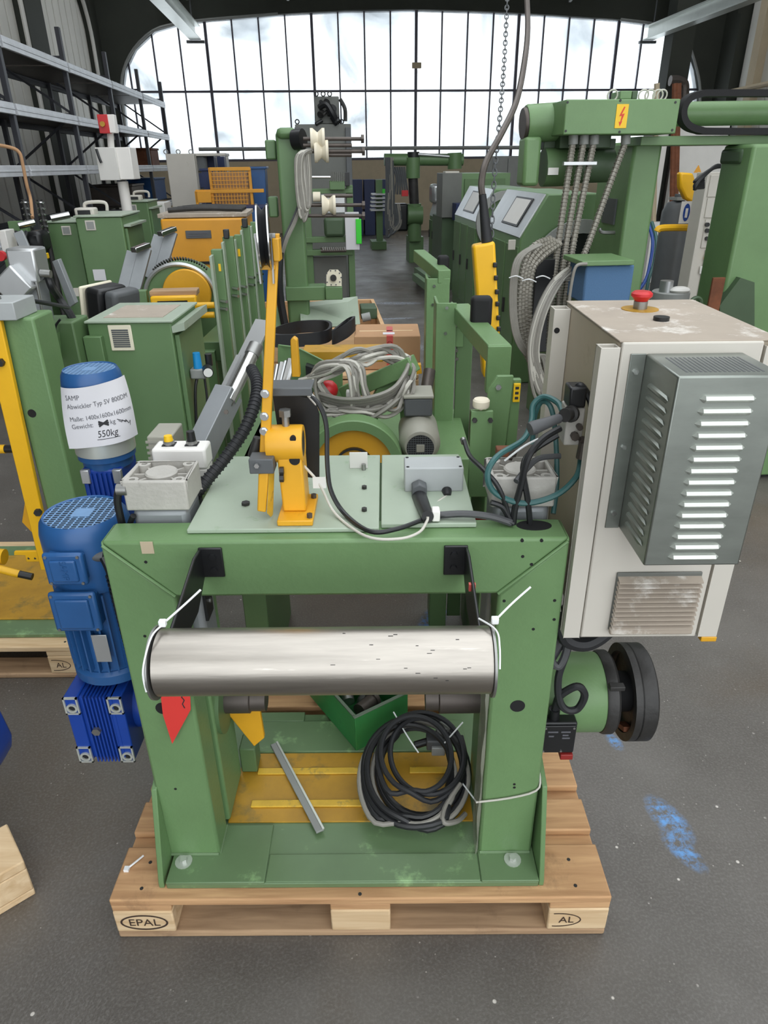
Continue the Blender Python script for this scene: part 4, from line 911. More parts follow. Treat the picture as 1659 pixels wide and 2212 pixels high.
# ---- winding stand right behind: guarded wheel, motor, arms, cables, tall posts with black buffers
S = thing('winding_stand', 'green winding stand with guarded wheel, heap of grey cable and tall buffer posts', 'machine', (.1, 1.1, 0))
wy = .82; wc = at(765, 1010, y=wy)
MB().lathe([(.115, 0), (.142, 0), (.145, .004), (.145, .06), (.142, .064), (.115, .064)], (wc.x, wy, wc.z), (0, 1, 0), 56, True).build('wheel_guard', 'green', S)
MB().lathe([(.001, 0), (.114, .0), (.114, .008), (.001, .008)], (wc.x, wy+.022, wc.z), (0, 1, 0), 48).build('wheel_disc', 'yellow', S)
MB().lathe([(.05, 0), (.056, 0), (.056, .012), (.05, .012)], (wc.x, wy+.012, wc.z), (0, 1, 0), 32, True).build('hub_ring', 'black', S)
box(S, 'bed_top', 'green', wc.x-.35, wc.x+.36, .9, 1.38, .66, .9, .004)
for x in (-.38, .42): box(S, 'stand_leg', 'green_dull', x-.04, x+.04, .9, 1.38, 0, .9, .004)
# grey motor with fan grid facing out
mc = at(908, 965, y=.84); mr = .061
mo = MB().lathe([(.001, .002), (mr*.62, .0), (mr*.75, .002), (mr, .03), (mr, .17), (mr*.9, .18), (.001, .18)], (mc.x, .84, mc.z), (0, 1, 0), 36).build('motor', 'cast_motor', S)
MB().cyl((mc.x, .8385, mc.z-.004), (mc.x, .8405, mc.z-.004), mr*.66, n=28).build('fan_grid', 'black', mo)
gm = MB()
for i in range(-5, 6):
    d = mr*.62*i/5.5; w = math.sqrt((mr*.64)**2-d*d); gm.box(mc.x-w, mc.x+w, .8365, .838, mc.z-.004+d-.0007, mc.z-.004+d+.0007); gm.box(mc.x+d-.0007, mc.x+d+.0007, .837, .8382, mc.z-.004-w, mc.z-.004+w)
gm.build('grid', 'grey_dark', mo); MB().box(mc.x-.012, mc.x+.012, .835, .838, mc.z-.016, mc.z+.008).build('badge', 'cast_motor', mo, .002)
q = at(905, 865, y=.95); MB().box(q.x-.045, q.x+.04, .93, 1.03, q.z-.045, q.z+.012).build('terminal_box', 'grey_dark', mo, .006); MB().box(q.x-.048, q.x+.043, .925, 1.035, q.z+.012, q.z+.022).build('terminal_lid', 'cast_motor', mo, .003)
# slanted green arms
def arm2(a, b, w, h, m='green', nm='lever_arm'): return MB().bar(a, b, w, h).build(nm, m, S, .003)
arm2(at(745, 850, y=1.1), at(895, 785, y=1.0), .05, .05); arm2(at(800, 900, y=1.05), at(850, 800, y=1.05), .04, .045); arm2(at(870, 800, y=1.03), at(880, 930, y=1.0), .03, .03)
MB().plate([at(600, 745, y=1.25), at(640, 750, y=1.2), at(740, 800, y=1.2), at(740, 860, y=1.2), at(640, 840, y=1.2), at(600, 850, y=1.25)], (0, .012, 0)).build('side_sheet', 'green', S, .002)
MB().prism([(at(660, 790, y=1.15).x, at(660, 790, y=1.15).z), (at(690, 800, y=1.15).x, at(690, 800, y=1.15).z), (at(690, 825, y=1.15).x, at(690, 830, y=1.15).z), (at(660, 800, y=1.15).x, at(660, 825, y=1.15).z)], 'y', 1.15, 1.19).build('black_box', 'black', S)
MB().plate([at(627, 735, y=1.0), at(634, 729, y=1.0), at(642, 735, y=1.0), at(648, 815, y=1.0), at(630, 815, y=1.0)], (0, .03, 0)).build('yellow_upright', 'yellow', S, .003)
q0, q1 = at(655, 752, y=1.35), at(828, 768, y=1.35); box(S, 'yellow_rail', 'yellow_plate', q0.x, q1.x, 1.3, 1.4, q1.z-.01, q0.z, .003)
MB().bar(at(870, 800, y=1.25), at(910, 795, y=1.25), .03, .03).build('yellow_lug', 'yellow', S)
# heaped grey cable
P = [(690, 815, 1.0), (740, 790, .98), (790, 775, .97), (850, 770, 1.0), (885, 800, 1.0), (880, 850, .96), (850, 885, .94), (800, 895, .93), (740, 890, .95), (705, 870, .98)]
for k in range(10):
    rr = random.Random(40+k); pts = [at(a+rr.uniform(-14, 14), b+rr.uniform(-22, 16), y=c+rr.uniform(-.03, .03)) for a, b, c in P]
    MB().tube(pts, .0062, 6, 5, True).build('cable_loop', 'cable_grey' if k % 3 else 'cable_light', S)
for k in range(8):
    rr = random.Random(80+k); pts = [at(a+rr.uniform(-8, 8), b+rr.uniform(-8, 8), y=c) for a, b, c in ((650+k*4, 820, 1.0), (700, 800-k*2, .96), (745+k*5, 790, .93), (760+k*4, 835, .92), (750+k*6, 880, .93), (700+k*5, 890, .95))]
    MB().tube(pts, .006, 6, 5).build('cable_strand', 'cable_grey' if k % 3 else 'cable_light', S)
for k in range(6):
    rr = random.Random(60+k); pts = [at(a, b+k*6, y=c+.01*k) for a, b, c in ((690, 850, .98), (740, 862, .92), (800, 858, .9), (850, 838, .92), (878, 800, .97), (885, 770, 1.0))]
    MB().tube(pts, .0065, 6, 5).build('cable_strand', 'cable_grey', S)
q = at(710, 842, y=1.02); MB().ball(q, .03).build('red_cap', 'red', S); q = at(762, 855, y=.98); MB().box(q.x-.02, q.x+.02, .97, 1.0, q.z-.015, q.z+.015).build('white_plug', 'white', S, .003)
for k in range(5): MB().cyl(at(600+k*9, 790-k*4, y=1.1), at(590+k*6, 850, y=1.0), .008+.003*(k % 2), n=10).build('air_fitting', 'steel_dull' if k % 2 else 'alu', S)
# tall channel posts
def chan(px0, px1, ptop, Y, d, nm='channel_post'):
    a, b = at(px0, ptop, y=Y), at(px1, ptop, y=Y); w = .008; m = MB(); m.box(a.x, b.x, Y, Y+w, .02, a.z); m.box(a.x, a.x+w, Y+w, Y+d, .02, a.z); m.box(b.x-w, b.x, Y+w, Y+d, .02, a.z-.02)
    return m.build(nm, 'green', S, .002), a, b
chan(943, 987, 655, 1.25, .14); pf, a, b = chan(922, 972, 602, 1.75, .14)
q0, q1 = at(987, 690, y=1.3), at(1022, 690, y=1.3); box(S, 'post_web', 'green_dull', q0.x, q1.x, 1.28, 1.29, .05, q0.z+.02, .002)
for Y, p, q in ((1.3, (992, 672), (1075, 770)), (1.8, (930, 575), (965, 602))): pass
MB().bar(at(993, 672, y=1.32), at(1078, 765, y=.75), .06, .05).build('buffer_arm', 'green', S, .003)
q = at(1078, 775, y=.75); box(S, 'arm_end', 'green', q.x-.032, q.x+.03, .74, .77, q.z-.09, q.z+.035, .002)
MB().bar(at(905, 552, y=2.2), at(960, 598, y=1.75), .05, .05).build('buffer_arm', 'green', S, .003)
def buffer(x0, x1, y0_, y1_, Y):
    a, b = at(x0, y0_, y=Y), at(x1, y1_, y=Y); MB().box(a.x, b.x, Y, Y+.045, b.z, a.z).build('rubber_buffer', 'black_matt', S, .012, 3)
buffer(1020, 1062, 642, 710, 1.02); buffer(946, 970, 553, 598, 1.85)
for p, Y in (((990, 722), 1.278), ((938, 618), 1.748), ((986, 757), 1.278), ((987, 775), 1.278), ((935, 658), 1.748), ((965, 665), 1.24), ((962, 720), 1.24)): bolt(S, at(*p, y=Y), (0, -1, 0), .006, .005, 'steel_clean')
MB().prism([(at(980, 705, y=1.278).x, at(980, 705, y=1.278).z), (at(1000, 705, y=1.278).x, at(1000, 705, y=1.278).z), (at(1000, 745, y=1.278).x, at(1000, 748, y=1.278).z), (at(980, 745, y=1.278).x, at(980, 748, y=1.278).z)], 'y', 1.27, 1.279).build('slot_plate', 'green', S, .001)
cyl(S, 'pipe_stub', 'iron_brown', at(920, 850, y=1.15), at(928, 800, y=1.2), .02)

# ---- wooden crate behind with drive belts, cardboard box
c0, c1 = at(540, 745, y=1.75), at(915, 745, y=1.75)
wb = thing('wooden_case', 'closed wooden case carrying the drive belts and cardboard parcel', 'crate', ((c0.x+c1.x)/2, 2.1, 0))
x0, x1, ya, yb = c0.x+.05, c1.x-.01, 1.92, 2.34
for k in range(4):
    for c, d in ((ya, ya+.018), (yb-.018, yb)): MB().box(x0, x1, c, d, .1+k*.19, .1+k*.19+.186).build('side_plank', 'wood_pale', wb, .003)
    for a, b in ((x0, x0+.018), (x1-.018, x1)): MB().box(a, b, ya+.018, yb-.018, .1+k*.19, .1+k*.19+.186).build('side_plank', 'wood_pale', wb, .003)
for k in range(3): MB().box(x0, x1, ya+k*.14, ya+k*.14+.138, .862, .88).build('lid_plank', 'wood_pale', wb, .003)
for x in (x0+.02, (x0+x1)/2-.05, x1-.12): MB().box(x, x+.1, ya, yb, 0, .1).build('runner', 'wood_pale', wb, .003)
cb0, cb1 = at(765, 738, y=2.0), at(908, 738, y=2.0)
bxz = .882; ztop = at(765, 727, y=2.0).z
kb_ = thing('cardboard_box', 'brown cardboard parcel sealed with red printed tape', 'box', ((cb0.x+cb1.x)/2, 2.1, bxz))
MB().box(cb0.x, cb1.x, 2.0, 2.26, bxz, ztop).build('carton', 'cardboard', kb_, .004)
tx = at(842, 740, y=2.0).x; MB().box(tx-.014, tx+.014, 1.9985, 2.0, bxz, ztop).build('tape_strip', 'tape_red', kb_); MB().box(tx-.014, tx+.014, 2.0, 2.2, ztop, ztop+.001).build('tape_strip', 'tape_red', kb_)
for k in range(3): vring(kb_, 'tape_print', 'red_dark', (tx, 1.998, ztop-.03-.035*k), (0, 1, 0), .009, .0014, 14)
MB().box(tx-.03, tx+.022, 2.03, 2.07, ztop+.001, ztop+.002).build('address_label', 'paper', kb_); MB().box(cb0.x+.02, cb1.x-.03, 2.1, 2.115, ztop, ztop+.001).build('torn_tape', 'wood_light', kb_)
for i, (pp, lab) in enumerate((([(590, 735, 1.98), (640, 718, 2.2), (700, 716, 2.25), (712, 728, 2.1), (690, 742, 2.0), (600, 748, 1.96)], 'wide black drive belt lying flat on the wooden case'), ([(718, 742, 1.95), (745, 728, 2.0), (762, 712, 2.06), (752, 714, 2.1), (726, 734, 2.03)], 'black drive belt standing on edge beside the cardboard parcel'))):
    loop = smooth_path([at(a, b, y=c) for a, b, c in pp], 6, True); hgt = .05 if i == 0 else .055; mb = MB(); n = len(loop)
    for p in loop: pz = max(p.z, .89); mb.v += [V((p.x, p.y, pz-.006)), V((p.x, p.y, pz+hgt)), V((p.x*1.0+.012, p.y+.012, pz+hgt)), V((p.x+.012, p.y+.012, pz-.006))]
    for k in range(n):
        for j in range(4): mb.f.append((k*4+j, k*4+(j+1) % 4, ((k+1) % n)*4+(j+1) % 4, ((k+1) % n)*4+j))
    solo(mb, 'drive_belt', 'rubber', lab, 'belt', (loop[0].x, loop[0].y, .885))

# ---- left neighbour: similar green machine with yellow bar, on its own pallet
pallet('worn pallet under the green machine with the diagonal yellow bar', (-1.64, .975, 0), wd='wood_light')
N = thing('neighbour_machine', 'green machine with long yellow bar and grey air cylinder on a pallet', 'machine', (-1.4, 1.3, .144))
nx0, nx1 = -1.115, -1.005
MB().box(nx0, nx1, 1.1, 1.24, .16, 1.297).build('leg', 'green', N, .008)
MB().box(-1.9, -1.02, 1.03, 1.7, .1455, .162).build('base_plate', 'green_base', N, .003); box(N, 'yellow_floor', 'yellow_plate', -1.85, -1.12, 1.12, 1.6, .162, .17, .002)
hole_ = at(69, 893, y=1.1); MB().cyl((hole_.x, 1.0993, hole_.z), (hole_.x, 1.104, hole_.z), .014, n=18).build('drilled_hole', 'black_matt', N)
MB().plate([at(-20, 650, y=1.07), at(0, 690, y=1.07), at(110, 1200, y=1.07), at(110, 1232, y=1.07), at(88, 1232, y=1.07), at(-20, 790, y=1.07)], (0, .02, 0)).build('yellow_bar', 'yellow_bright', N, .003)
MB().plate([at(30, 1192, y=1.075), at(108, 1190, y=1.075), at(108, 1213, y=1.075), at(57, 1214, y=1.075), at(54, 1200, y=1.075), at(30, 1200, y=1.075)], (0, .012, 0)).build('yellow_foot', 'yellow_bright', N, .002)
for p in ((62, 1206), (76, 1206)): MB().cyl(at(*p, y=1.074), at(*p, y=1.077), .004, n=10).build('drilled_hole', 'black_matt', N)
for p in ((84, 1105), (3, 782)): bolt(N, at(*p, y=1.07), (0, -1, 0), .013, .014, 'iron')
MB().plate([at(57, 1060, y=1.12), at(68, 1060, y=1.12), at(68, 1150, y=1.12), at(47, 1128, y=1.12)], (0, .015, 0)).build('yellow_wing', 'yellow', N, .002)
for a, b, c in (((0, 970), (12, 970), (30, 970)), ((2, 1230), (42, 1240), (70, 1246))):
    p, q, r = at(*a, y=1.14), at(*b, y=1.14), at(*c, y=1.14); h = MB().cyl(p+(p-q)*4, q, .015, n=16).build('handle_bar', 'yellow_bright', N); cyl(h, 'black_band', 'black', q, r, .0135, n=16)
MB().cyl(at(-30, 1200, y=1.2), at(10, 1203, y=1.2), .03, n=20).build('yellow_drum', 'yellow_bright', N)
q = at(22, 692, y=1.1); box(N, 'switch_box', 'grey_box', -1.16, -1.035, 1.06, 1.2, 1.297, 1.35, .003); MB().lathe([(.016, 0), (.016, .008), (.008, .01), (.008, .018), (.001, .018)], (-1.115, 1.12, 1.35), (0, 0, 1)).build('box_knob', 'steel_dull', N)
# air cylinder with square ends and tie rods
k0, k1 = at(95, 735, y=1.45), at(68, 600, y=1.45)
MB().bar(k0, k1, .075, .075, (1, 0, 0)).build('air_cylinder', 'alu_bar', N, .006); u = (k1-k0).normalized()
for p, h in ((k0, .06), (k1, .1)): MB().bar(p-u*.01, p+u*h, .1, .095, (1, 0, 0)).build('cylinder_end', 'alu', N, .008)
for i in (-1, 1): MB().cyl(k0+V((i*.036, -.045, 0)), k1+V((i*.036, -.045, 0)), .005, n=8).build('tie_rod', 'steel_dull', N)
MB().bar(at(10, 590, y=1.4), at(60, 640, y=1.4), .07, .1).build('valve_body', 'alu', N, .006)
MB().plate([at(112, 565, y=1.6), at(125, 560, y=1.6), at(163, 655, y=1.6), at(150, 665, y=1.6)], (0, .03, 0)).build('grey_lever', 'alu_bar', N, .002)
MB().plate([at(95, 735, y=1.3), at(150, 705, y=1.5), at(155, 765, y=1.5), at(100, 790, y=1.3)], (0, .01, .0)).build('side_bracket', 'green', N, .002)
box(N, 'rear_leg', 'green_dull', -1.17, -1.03, 1.42, 1.56, .16, 1.22, .006)
tube(N, 'black_hose', 'cable_black', [at(104, 598, y=1.45), at(112, 620, y=1.45), at(125, 640, y=1.5), at(142, 665, y=1.5), at(152, 680, y=1.5), at(165, 710, y=1.5), at(168, 770, y=1.5)], .014)
tube(N, 'black_hose', 'cable_black', [at(58, 648, y=1.2), at(100, 655, y=1.3), at(148, 664, y=1.45)], .007)
tube(N, 'black_hose', 'cable_black', [at(130, 690, y=1.4), at(120, 705, y=1.4), at(118, 730, y=1.4), at(118, 745, y=1.4)], .004)
cyl(N, 'elbow_fitting', 'steel_dull', at(88, 590, y=1.42), at(110, 592, y=1.42), .013)
# ---- blue gearbox on a stand at the far left edge with its pallet corner
K = at(52, 1860, z=.13); K2 = at(15, 1778, z=.13); d1 = (K2-K); d1.z = 0; wd_ = d1.length; d1.normalize(); n1 = V((-d1.y, d1.x, 0)); n1 = n1 if n1.x < 0 else -n1
PR = thing('pallet_runner', 'pale wooden runner whose end pokes out beside the main pallet', 'runner', (K.x, K.y, 0)); O = V((K.x, K.y, 0))
for nm, z0_, z1_, L in (('bottom_board', 0, .022, .8), ('block', .0225, .1, .15), ('top_board', .1005, .13, .8)): MB().plate([O+V((0, 0, z0_)), O+d1*wd_+V((0, 0, z0_)), O+d1*wd_+n1*L+V((0, 0, z0_)), O+n1*L+V((0, 0, z0_))], (0, 0, z1_-z0_)).build(nm, 'wood_light', PR, .004)
e0 = at(40, 1620, y=.42); zt_, zb_ = at(5, 1500, y=.3).z, at(5, 1712, y=.3).z
B = thing('geared_motor', 'blue gearbox with bolted round cover on a green stand', 'gearbox', (e0.x-.15, .4, 0))
MB().prism([(e0.x-.25, zb_-.03), (e0.x-.05, zb_), (e0.x-.01, zb_+.06), (e0.x, zb_+.1), (e0.x-.025, zt_-.03), (e0.x-.05, zt_), (e0.x-.25, zt_+.02)], 'y', .3, .42).build('gear_case', 'blue_deep', B, .008)
zc_ = (zt_+zb_)/2
MB().lathe([(.001, 0), (.085, 0), (.09, .006), (.09, .02), (.001, .02)], (e0.x-.125, .281, zc_), (0, 1, 0), 32).build('round_cover', 'iron_brown', B)
MB().ring((e0.x-.125, .28, zc_), (0, 1, 0), .088, .096, .02, 32).build('cover_seal', 'grey_mid', B)
for i in range(12): a = math.pi*2*i/12+.2; bolt(B, (e0.x-.125+.103*math.cos(a), .3, zc_+.103*math.sin(a)), (0, -1, 0), .008, .012, 'steel_dull')
box(B, 'stand_leg', 'green_dull', e0.x-.36, e0.x-.24, .3, .42, 0, zt_+.03, .005)

# ---- vent cabinet behind on the left
VC = thing('vented_cabinet', 'green cabinet with pale slotted vent and dusty lid beside the notice', 'cabinet', (-.86, 1.7, 0))
MB().box(-1.015, -.708, 1.5, 1.86, .1, 1.2).build('cabinet_body', 'green_far', VC, .005)
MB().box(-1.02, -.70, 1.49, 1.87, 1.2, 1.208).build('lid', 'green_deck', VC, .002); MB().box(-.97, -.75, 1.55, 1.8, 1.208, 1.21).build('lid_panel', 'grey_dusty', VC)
MB().prism([(-.708, 1.185), (-.66, 1.2), (-.66, 1.17), (-.708, 1.16)], 'y', 1.5, 1.86).build('side_flange', 'green_deck', VC, .001); box(VC, 'door_frame', 'green_far', -.708, -.69, 1.52, 1.86, .15, 1.15, .003)
a, b = at(232, 702, y=1.499), at(292, 757, y=1.499)
vt = MB().box(a.x, b.x, 1.494, 1.5, b.z, a.z).build('vent_grille', 'cream', VC, .006)
for i in range(9): z = b.z+.016+i*(a.z-b.z-.03)/8.6; MB().box(a.x+.012, b.x-.012, 1.4928, 1.494, z-.003, z+.0025).build('vent_slot', 'grey_dark', vt)
a, b = at(178, 728, y=1.47), at(229, 790, y=1.47); MB().box(a.x, b.x, 1.47, 1.5, .9, a.z).build('side_plate', 'green_far', VC, .003)
for x in (-1.0, -.74): box(VC, 'cabinet_foot', 'green_dark', x-.02, x+.03, 1.52, 1.84, 0, .1, .002)
# regulator
r0 = at(428, 795, y=1.6); rg = MB().box(r0.x-.03, r0.x+.03, 1.58, 1.63, r0.z-.04, r0.z).build('air_regulator', 'grey_mid', VC, .006)
cyl(rg, 'blue_knob', 'cyan_knob', (r0.x, 1.6, r0.z), (r0.x, 1.6, r0.z+.06), .017, .014); cyl(rg, 'gauge', 'black', (r0.x+.035, 1.6, r0.z-.005), (r0.x+.05, 1.55, r0.z-.005), .02); cyl(rg, 'gauge_face', 'dial', (r0.x+.05, 1.549, r0.z-.005), (r0.x+.0505, 1.547, r0.z-.005), .017)
cyl(rg, 'pilot_knob', 'black', (r0.x+.035, 1.64, r0.z), (r0.x+.035, 1.64, r0.z+.045), .014)
tube(VC, 'air_line', 'cable_black', [(r0.x-.01, 1.6, r0.z-.04), (r0.x-.02, 1.58, .9), (r0.x-.03, 1.55, .7), (r0.x-.04, 1.5, .4)], .006); tube(VC, 'air_line', 'cable_black', [(r0.x+.02, 1.6, r0.z-.04), (r0.x+.02, 1.58, .85), (r0.x-.02, 1.55, .75), (r0.x-.04, 1.5, .5)], .005)
# black box with cream front on a bracket
a, b = at(185, 700, y=1.95), at(262, 625, y=1.95)
DB = thing('display_box', 'black plastic housing with cream face tilted on a green bracket', 'housing', ((a.x+b.x)/2, 2.0, a.z))
m4 = Matrix.Translation(V(((a.x+b.x)/2, 2.03, (a.z+b.z)/2))) @ Matrix.Rotation(-.35, 4, 'Z') @ Matrix.Rotation(.12, 4, 'Y')
w = (b.x-a.x)/2; h = (b.z-a.z)/2
MB().box(-w*.75, w*.25, -.08, .1, -h, h, m4).build('housing_half', 'black', DB, .02, 3); MB().box(w*.27, w*1.0, -.07, .1, -h*.9, h*.95, m4).build('housing_half', 'grey_dark', DB, .02, 3); MB().box(-w*.95, -w*.76, -.09, .11, -h*1.05, h*1.02, m4).build('front_bezel', 'cream', DB, .008)
MB().box(a.x-.06, b.x-.02, 1.93, 2.12, a.z-.03, a.z-.012).build('bracket_shelf', 'green', DB, .004); MB().box(a.x+.04, a.x+.12, 2.0, 2.06, 0, a.z-.03).build('bracket_post', 'green_dull', DB, .004)
# ---- yellow pendant control hanging from the crane, with cable and chain
PY = 1.75; p0, p1 = at(1048, 525, y=PY), at(1062, 815, y=PY)
PD = thing('pendant_control', 'long yellow hanging crane pendant with black push buttons', 'pendant', p1)
MB().prism([(at(1022, 530, y=PY).x, p0.z-.01), (at(1070, 520, y=PY).x, p0.z+.005), (at(1084, 800, y=PY).x, at(1084, 800, y=PY).z), (at(1062, 822, y=PY).x, p1.z-.02), (at(1044, 815, y=PY).x, p1.z), (at(1030, 640, y=PY).x, at(1030, 640, y=PY).z)], 'y', PY, PY+.075).build('pendant_case', 'yellow_bright', PD, .01)
for i, (x, y) in enumerate(((1069, 572), (1071, 600), (1073, 630), (1074, 656), (1076, 686), (1077, 710), (1080, 740))):
    q = at(x, y, y=PY); MB().box(q.x-.008, q.x+.008, PY-.012, PY+.002, q.z-.009, q.z+.009).build('push_button', 'black', PD, .003)
cyl(PD, 'strain_relief', 'rubber', at(1052, 522, y=PY+.03), at(1042, 420, y=PY+.03), .022, .014)
CBL = [(1042, 422, 1.78), (1040, 395, 1.8), (1050, 350, 1.85), (1085, 285, 2.0), (1115, 220, 2.2), (1132, 140, 2.4), (1140, 60, 2.6), (1136, -40, 2.8), (1130, -120, 3)]
tube(PD, 'pendant_cable', 'iron_brown', [at(a, b, y=c) for a, b, c in CBL], lambda t: .0125, 8)
HC = thing('hanging_chain', 'thin hanging steel chain reaching down to the yellow pendant', 'chain', at(1062, 505, y=1.8))
P = [(1062, 505, 1.8), (1068, 380, 1.9), (1080, 250, 2.1), (1090, 120, 2.4), (1097, -30, 2.7)]
pts = smooth_path([at(a, b, y=c) for a, b, c in P], 12); 
L = sum((b-a).length for a, b in zip(pts, pts[1:])); n = int(L/.026); acc = 0; pos = []; tot = 0; tg_ = L/n
for a, b in zip(pts, pts[1:]):
    seg = (b-a).length
    while acc <= tot+seg and len(pos) < n: pos.append((a+(b-a)*((acc-tot)/seg), (b-a).normalized())); acc += tg_
    tot += seg
lk = None
for i, (p, d) in enumerate(pos):
    u, w, _ = basis(d); s = u if i % 2 else w
    loop = [p+d*.0165*math.cos(t)+s*.008*math.sin(t) for t in [2*math.pi*k/10 for k in range(10)]]
    MB().tube(loop, .0026, 5, 0, True).build('chain_link', 'grey_dark', HC)
# ================================================================== MACHINES FURTHER BACK (hall frame)
def hbox(parent, name, m, px0, px1, pt, pb, y, d, bev=.004):
    """box whose front face fills the given span at hall depth y, d deep"""
    pm = (px0+px1)/2; pr = pt if (pb is None or pb-pt > 150) else (pt+pb)/2
    return MB().box(ha(px0, pr, y=y).x, ha(px1, pr, y=y).x, y, y+d, 0 if pb is None else max(0, ha(pm, pb, y=y).z), ha(pm, pt, y=y).z).build(name, m, parent, bev)
def HT(name, label, cat, px, y, z=0, **k): p = ha(px, 400, y=y); return thing(name, label, cat, (p.x, y, z), HALL, **k)
def hz_(px, py, y): return ha(px, py, y=y)

# ---- column machine with nylon rollers, standing in a wooden crate
CM = HT('roller_stand', 'tall green column with white nylon rollers and hanging grey cables', 'machine', 620, 4.3, .0)
cy_ = 4.1
c = [hz_(594, 285, cy_), hz_(640, 280, cy_), hz_(650, 830, cy_), hz_(612, 830, cy_)]
x0, x1 = c[0].x, c[1].x+.02
MB().box(x0, x1, cy_, cy_+.22, .14, c[0].z).build('column', 'green_far', CM, .02, 3)
hbox(CM, 'column_head', 'green_far', 596, 640, 275, 300, cy_-.04, .3, .03)
hbox(CM, 'side_lug', 'green_far', 573, 596, 302, 345, cy_+.1, .12, .01); hbox(CM, 'side_lug', 'green_far', 580, 600, 425, 470, cy_+.1, .12, .01)
cyl(CM, 'end_motor', 'black', hz_(635, 302, cy_-.02), hz_(655, 300, cy_-.05), .06)
for (yy, xa, xb) in ((300, 655, 783), (314, 655, 760), (327, 655, 785), (335, 690, 760), (443, 665, 785), (466, 655, 785), (423, 700, 762)):
    s_ = MB().cyl(hz_(xa, yy, cy_-.08), hz_(xb, yy, cy_-.08), .012, n=10).build('roller_shaft', 'iron_brown', CM)
    if yy in (300, 327, 443, 466): MB().cyl(hz_(xb-3, yy, cy_-.08), hz_(xb+3, yy, cy_-.08), .028, n=6).build('shaft_nut', 'iron_brown', s_)
for (xx, yy, r) in ((686, 300, .062), (694, 327, .066), (710, 443, .062)):
    p = hz_(xx, yy, cy_-.08); MB().lathe([(.014, -.046), (r, -.046), (r, -.03), (r*.62, -.002), (r*.62, .002), (r, .03), (r, .046), (.014, .046)], p, (1, 0, 0), 32).build('nylon_roller', 'nylon', CM)
cyl(CM, 'nylon_bush', 'nylon', hz_(676, 425, cy_-.08), hz_(692, 425, cy_-.08), .03)
for k in range(9):
    rr = random.Random(k); dx = rr.uniform(-8, 8)
    pts = [hz_(668+rr.uniform(-6, 8), 325+rr.uniform(-3, 6), cy_-.1), hz_(648+dx, 335, cy_-.12), hz_(645+dx, 380, cy_-.12), hz_(650+dx*1.2, 430, cy_-.13), hz_(655+dx, 455+rr.uniform(-10, 25), cy_-.13), hz_(666+dx*.5, 440, cy_-.1), hz_(663+dx, 380, cy_-.1), hz_(660+dx, 332, cy_-.1)]
    MB().tube(pts, .011, 6, 5).build('cable_loop', 'cable_grey' if k % 4 else 'cable_light', CM)
for k in range(3): MB().tube([hz_(646+k*3, 440, cy_-.1), hz_(630+k*4, 480, cy_-.1), hz_(612+k*4, 520, cy_-.12), hz_(604+k*3, 560, cy_-.1), hz_(604+k*3, 620, cy_-.05)], .009, 6).build('cable_strand', 'cable_grey' if k else 'rubber_grey', CM)
tube(CM, 'black_hose', 'rubber', [hz_(604, 545, cy_-.15), hz_(602, 600, cy_-.15), hz_(606, 650, cy_-.12), hz_(615, 700, cy_-.1)], .028)
hbox(CM, 'foot_beam', 'green_far', 617, 703, 620, 650, cy_-.05, .16, .006); hbox(CM, 'foot_beam', 'green_far', 703, 740, 620, 648, cy_-.08, .16, .006)
d_ = [hz_(705, 618, cy_-.06), hz_(738, 618, cy_-.06), hz_(738, 592, cy_-.06), hz_(730, 583, cy_-.06), hz_(712, 583, cy_-.06), hz_(705, 592, cy_-.06)]
dp = MB().plate(d_, (0, .012, 0)).build('dial_plate', 'cream', CM); q = hz_(720, 600, cy_-.065); cyl(dp, 'dial_hub', 'iron', q, q+V((0, -.02, 0)), .022)
for k in range(10): a = math.pi*2*k/10; MB().cyl(q+V((.055*math.cos(a), .004, .05*math.sin(a))), q+V((.055*math.cos(a), -.001, .05*math.sin(a))), .005, n=6).build('dial_mark', 'ink_grey', dp)
MB().plate([hz_(648, 655, cy_+.1), hz_(772, 640, cy_+.3), hz_(778, 700, cy_-.15), hz_(650, 712, cy_-.15)], (0, .01, -.01)).build('sloping_sheet', 'green_deck', CM)
MB().plate([hz_(545, 672, cy_), hz_(612, 660, cy_), hz_(612, 706, cy_-.1), hz_(540, 706, cy_-.1)], (0, .01, -.01)).build('sloping_sheet', 'green_far', CM)
hbox(CM, 'tool_block', 'green_dark', 780, 815, 665, 690, cy_+.1, .2, .008); cyl(CM, 'tool_roller', 'grey_mid', hz_(782, 687, cy_-.05), hz_(800, 683, cy_-.05), .03)
wcx0, wcx1 = hz_(534, 700, 3.85).x, hz_(832, 700, 3.85).x
WC = thing('wooden_crate', 'open plank crate with the roller column machine standing in it', 'crate', ((wcx0+wcx1)/2, 4.3, 0), HALL)
zt = hz_(660, 709, 3.8).z
for k in range(3):
    z0_, z1_ = zt*k/3, zt*(k+1)/3-.006
    for (a, b, c_, d__) in ((wcx0, wcx1, 3.8, 3.83), (wcx0, wcx1, 4.9, 4.93), (wcx0, wcx0+.03, 3.83, 4.9), (wcx1-.03, wcx1, 3.83, 4.9)): MB().box(a, b, c_, d__, z0_+.004, z1_).build('side_plank', 'wood_pale', WC, .004)
MB().box(wcx0+.03, wcx1-.03, 3.83, 4.9, .1, .135).build('floor_board', 'wood_pale', WC)

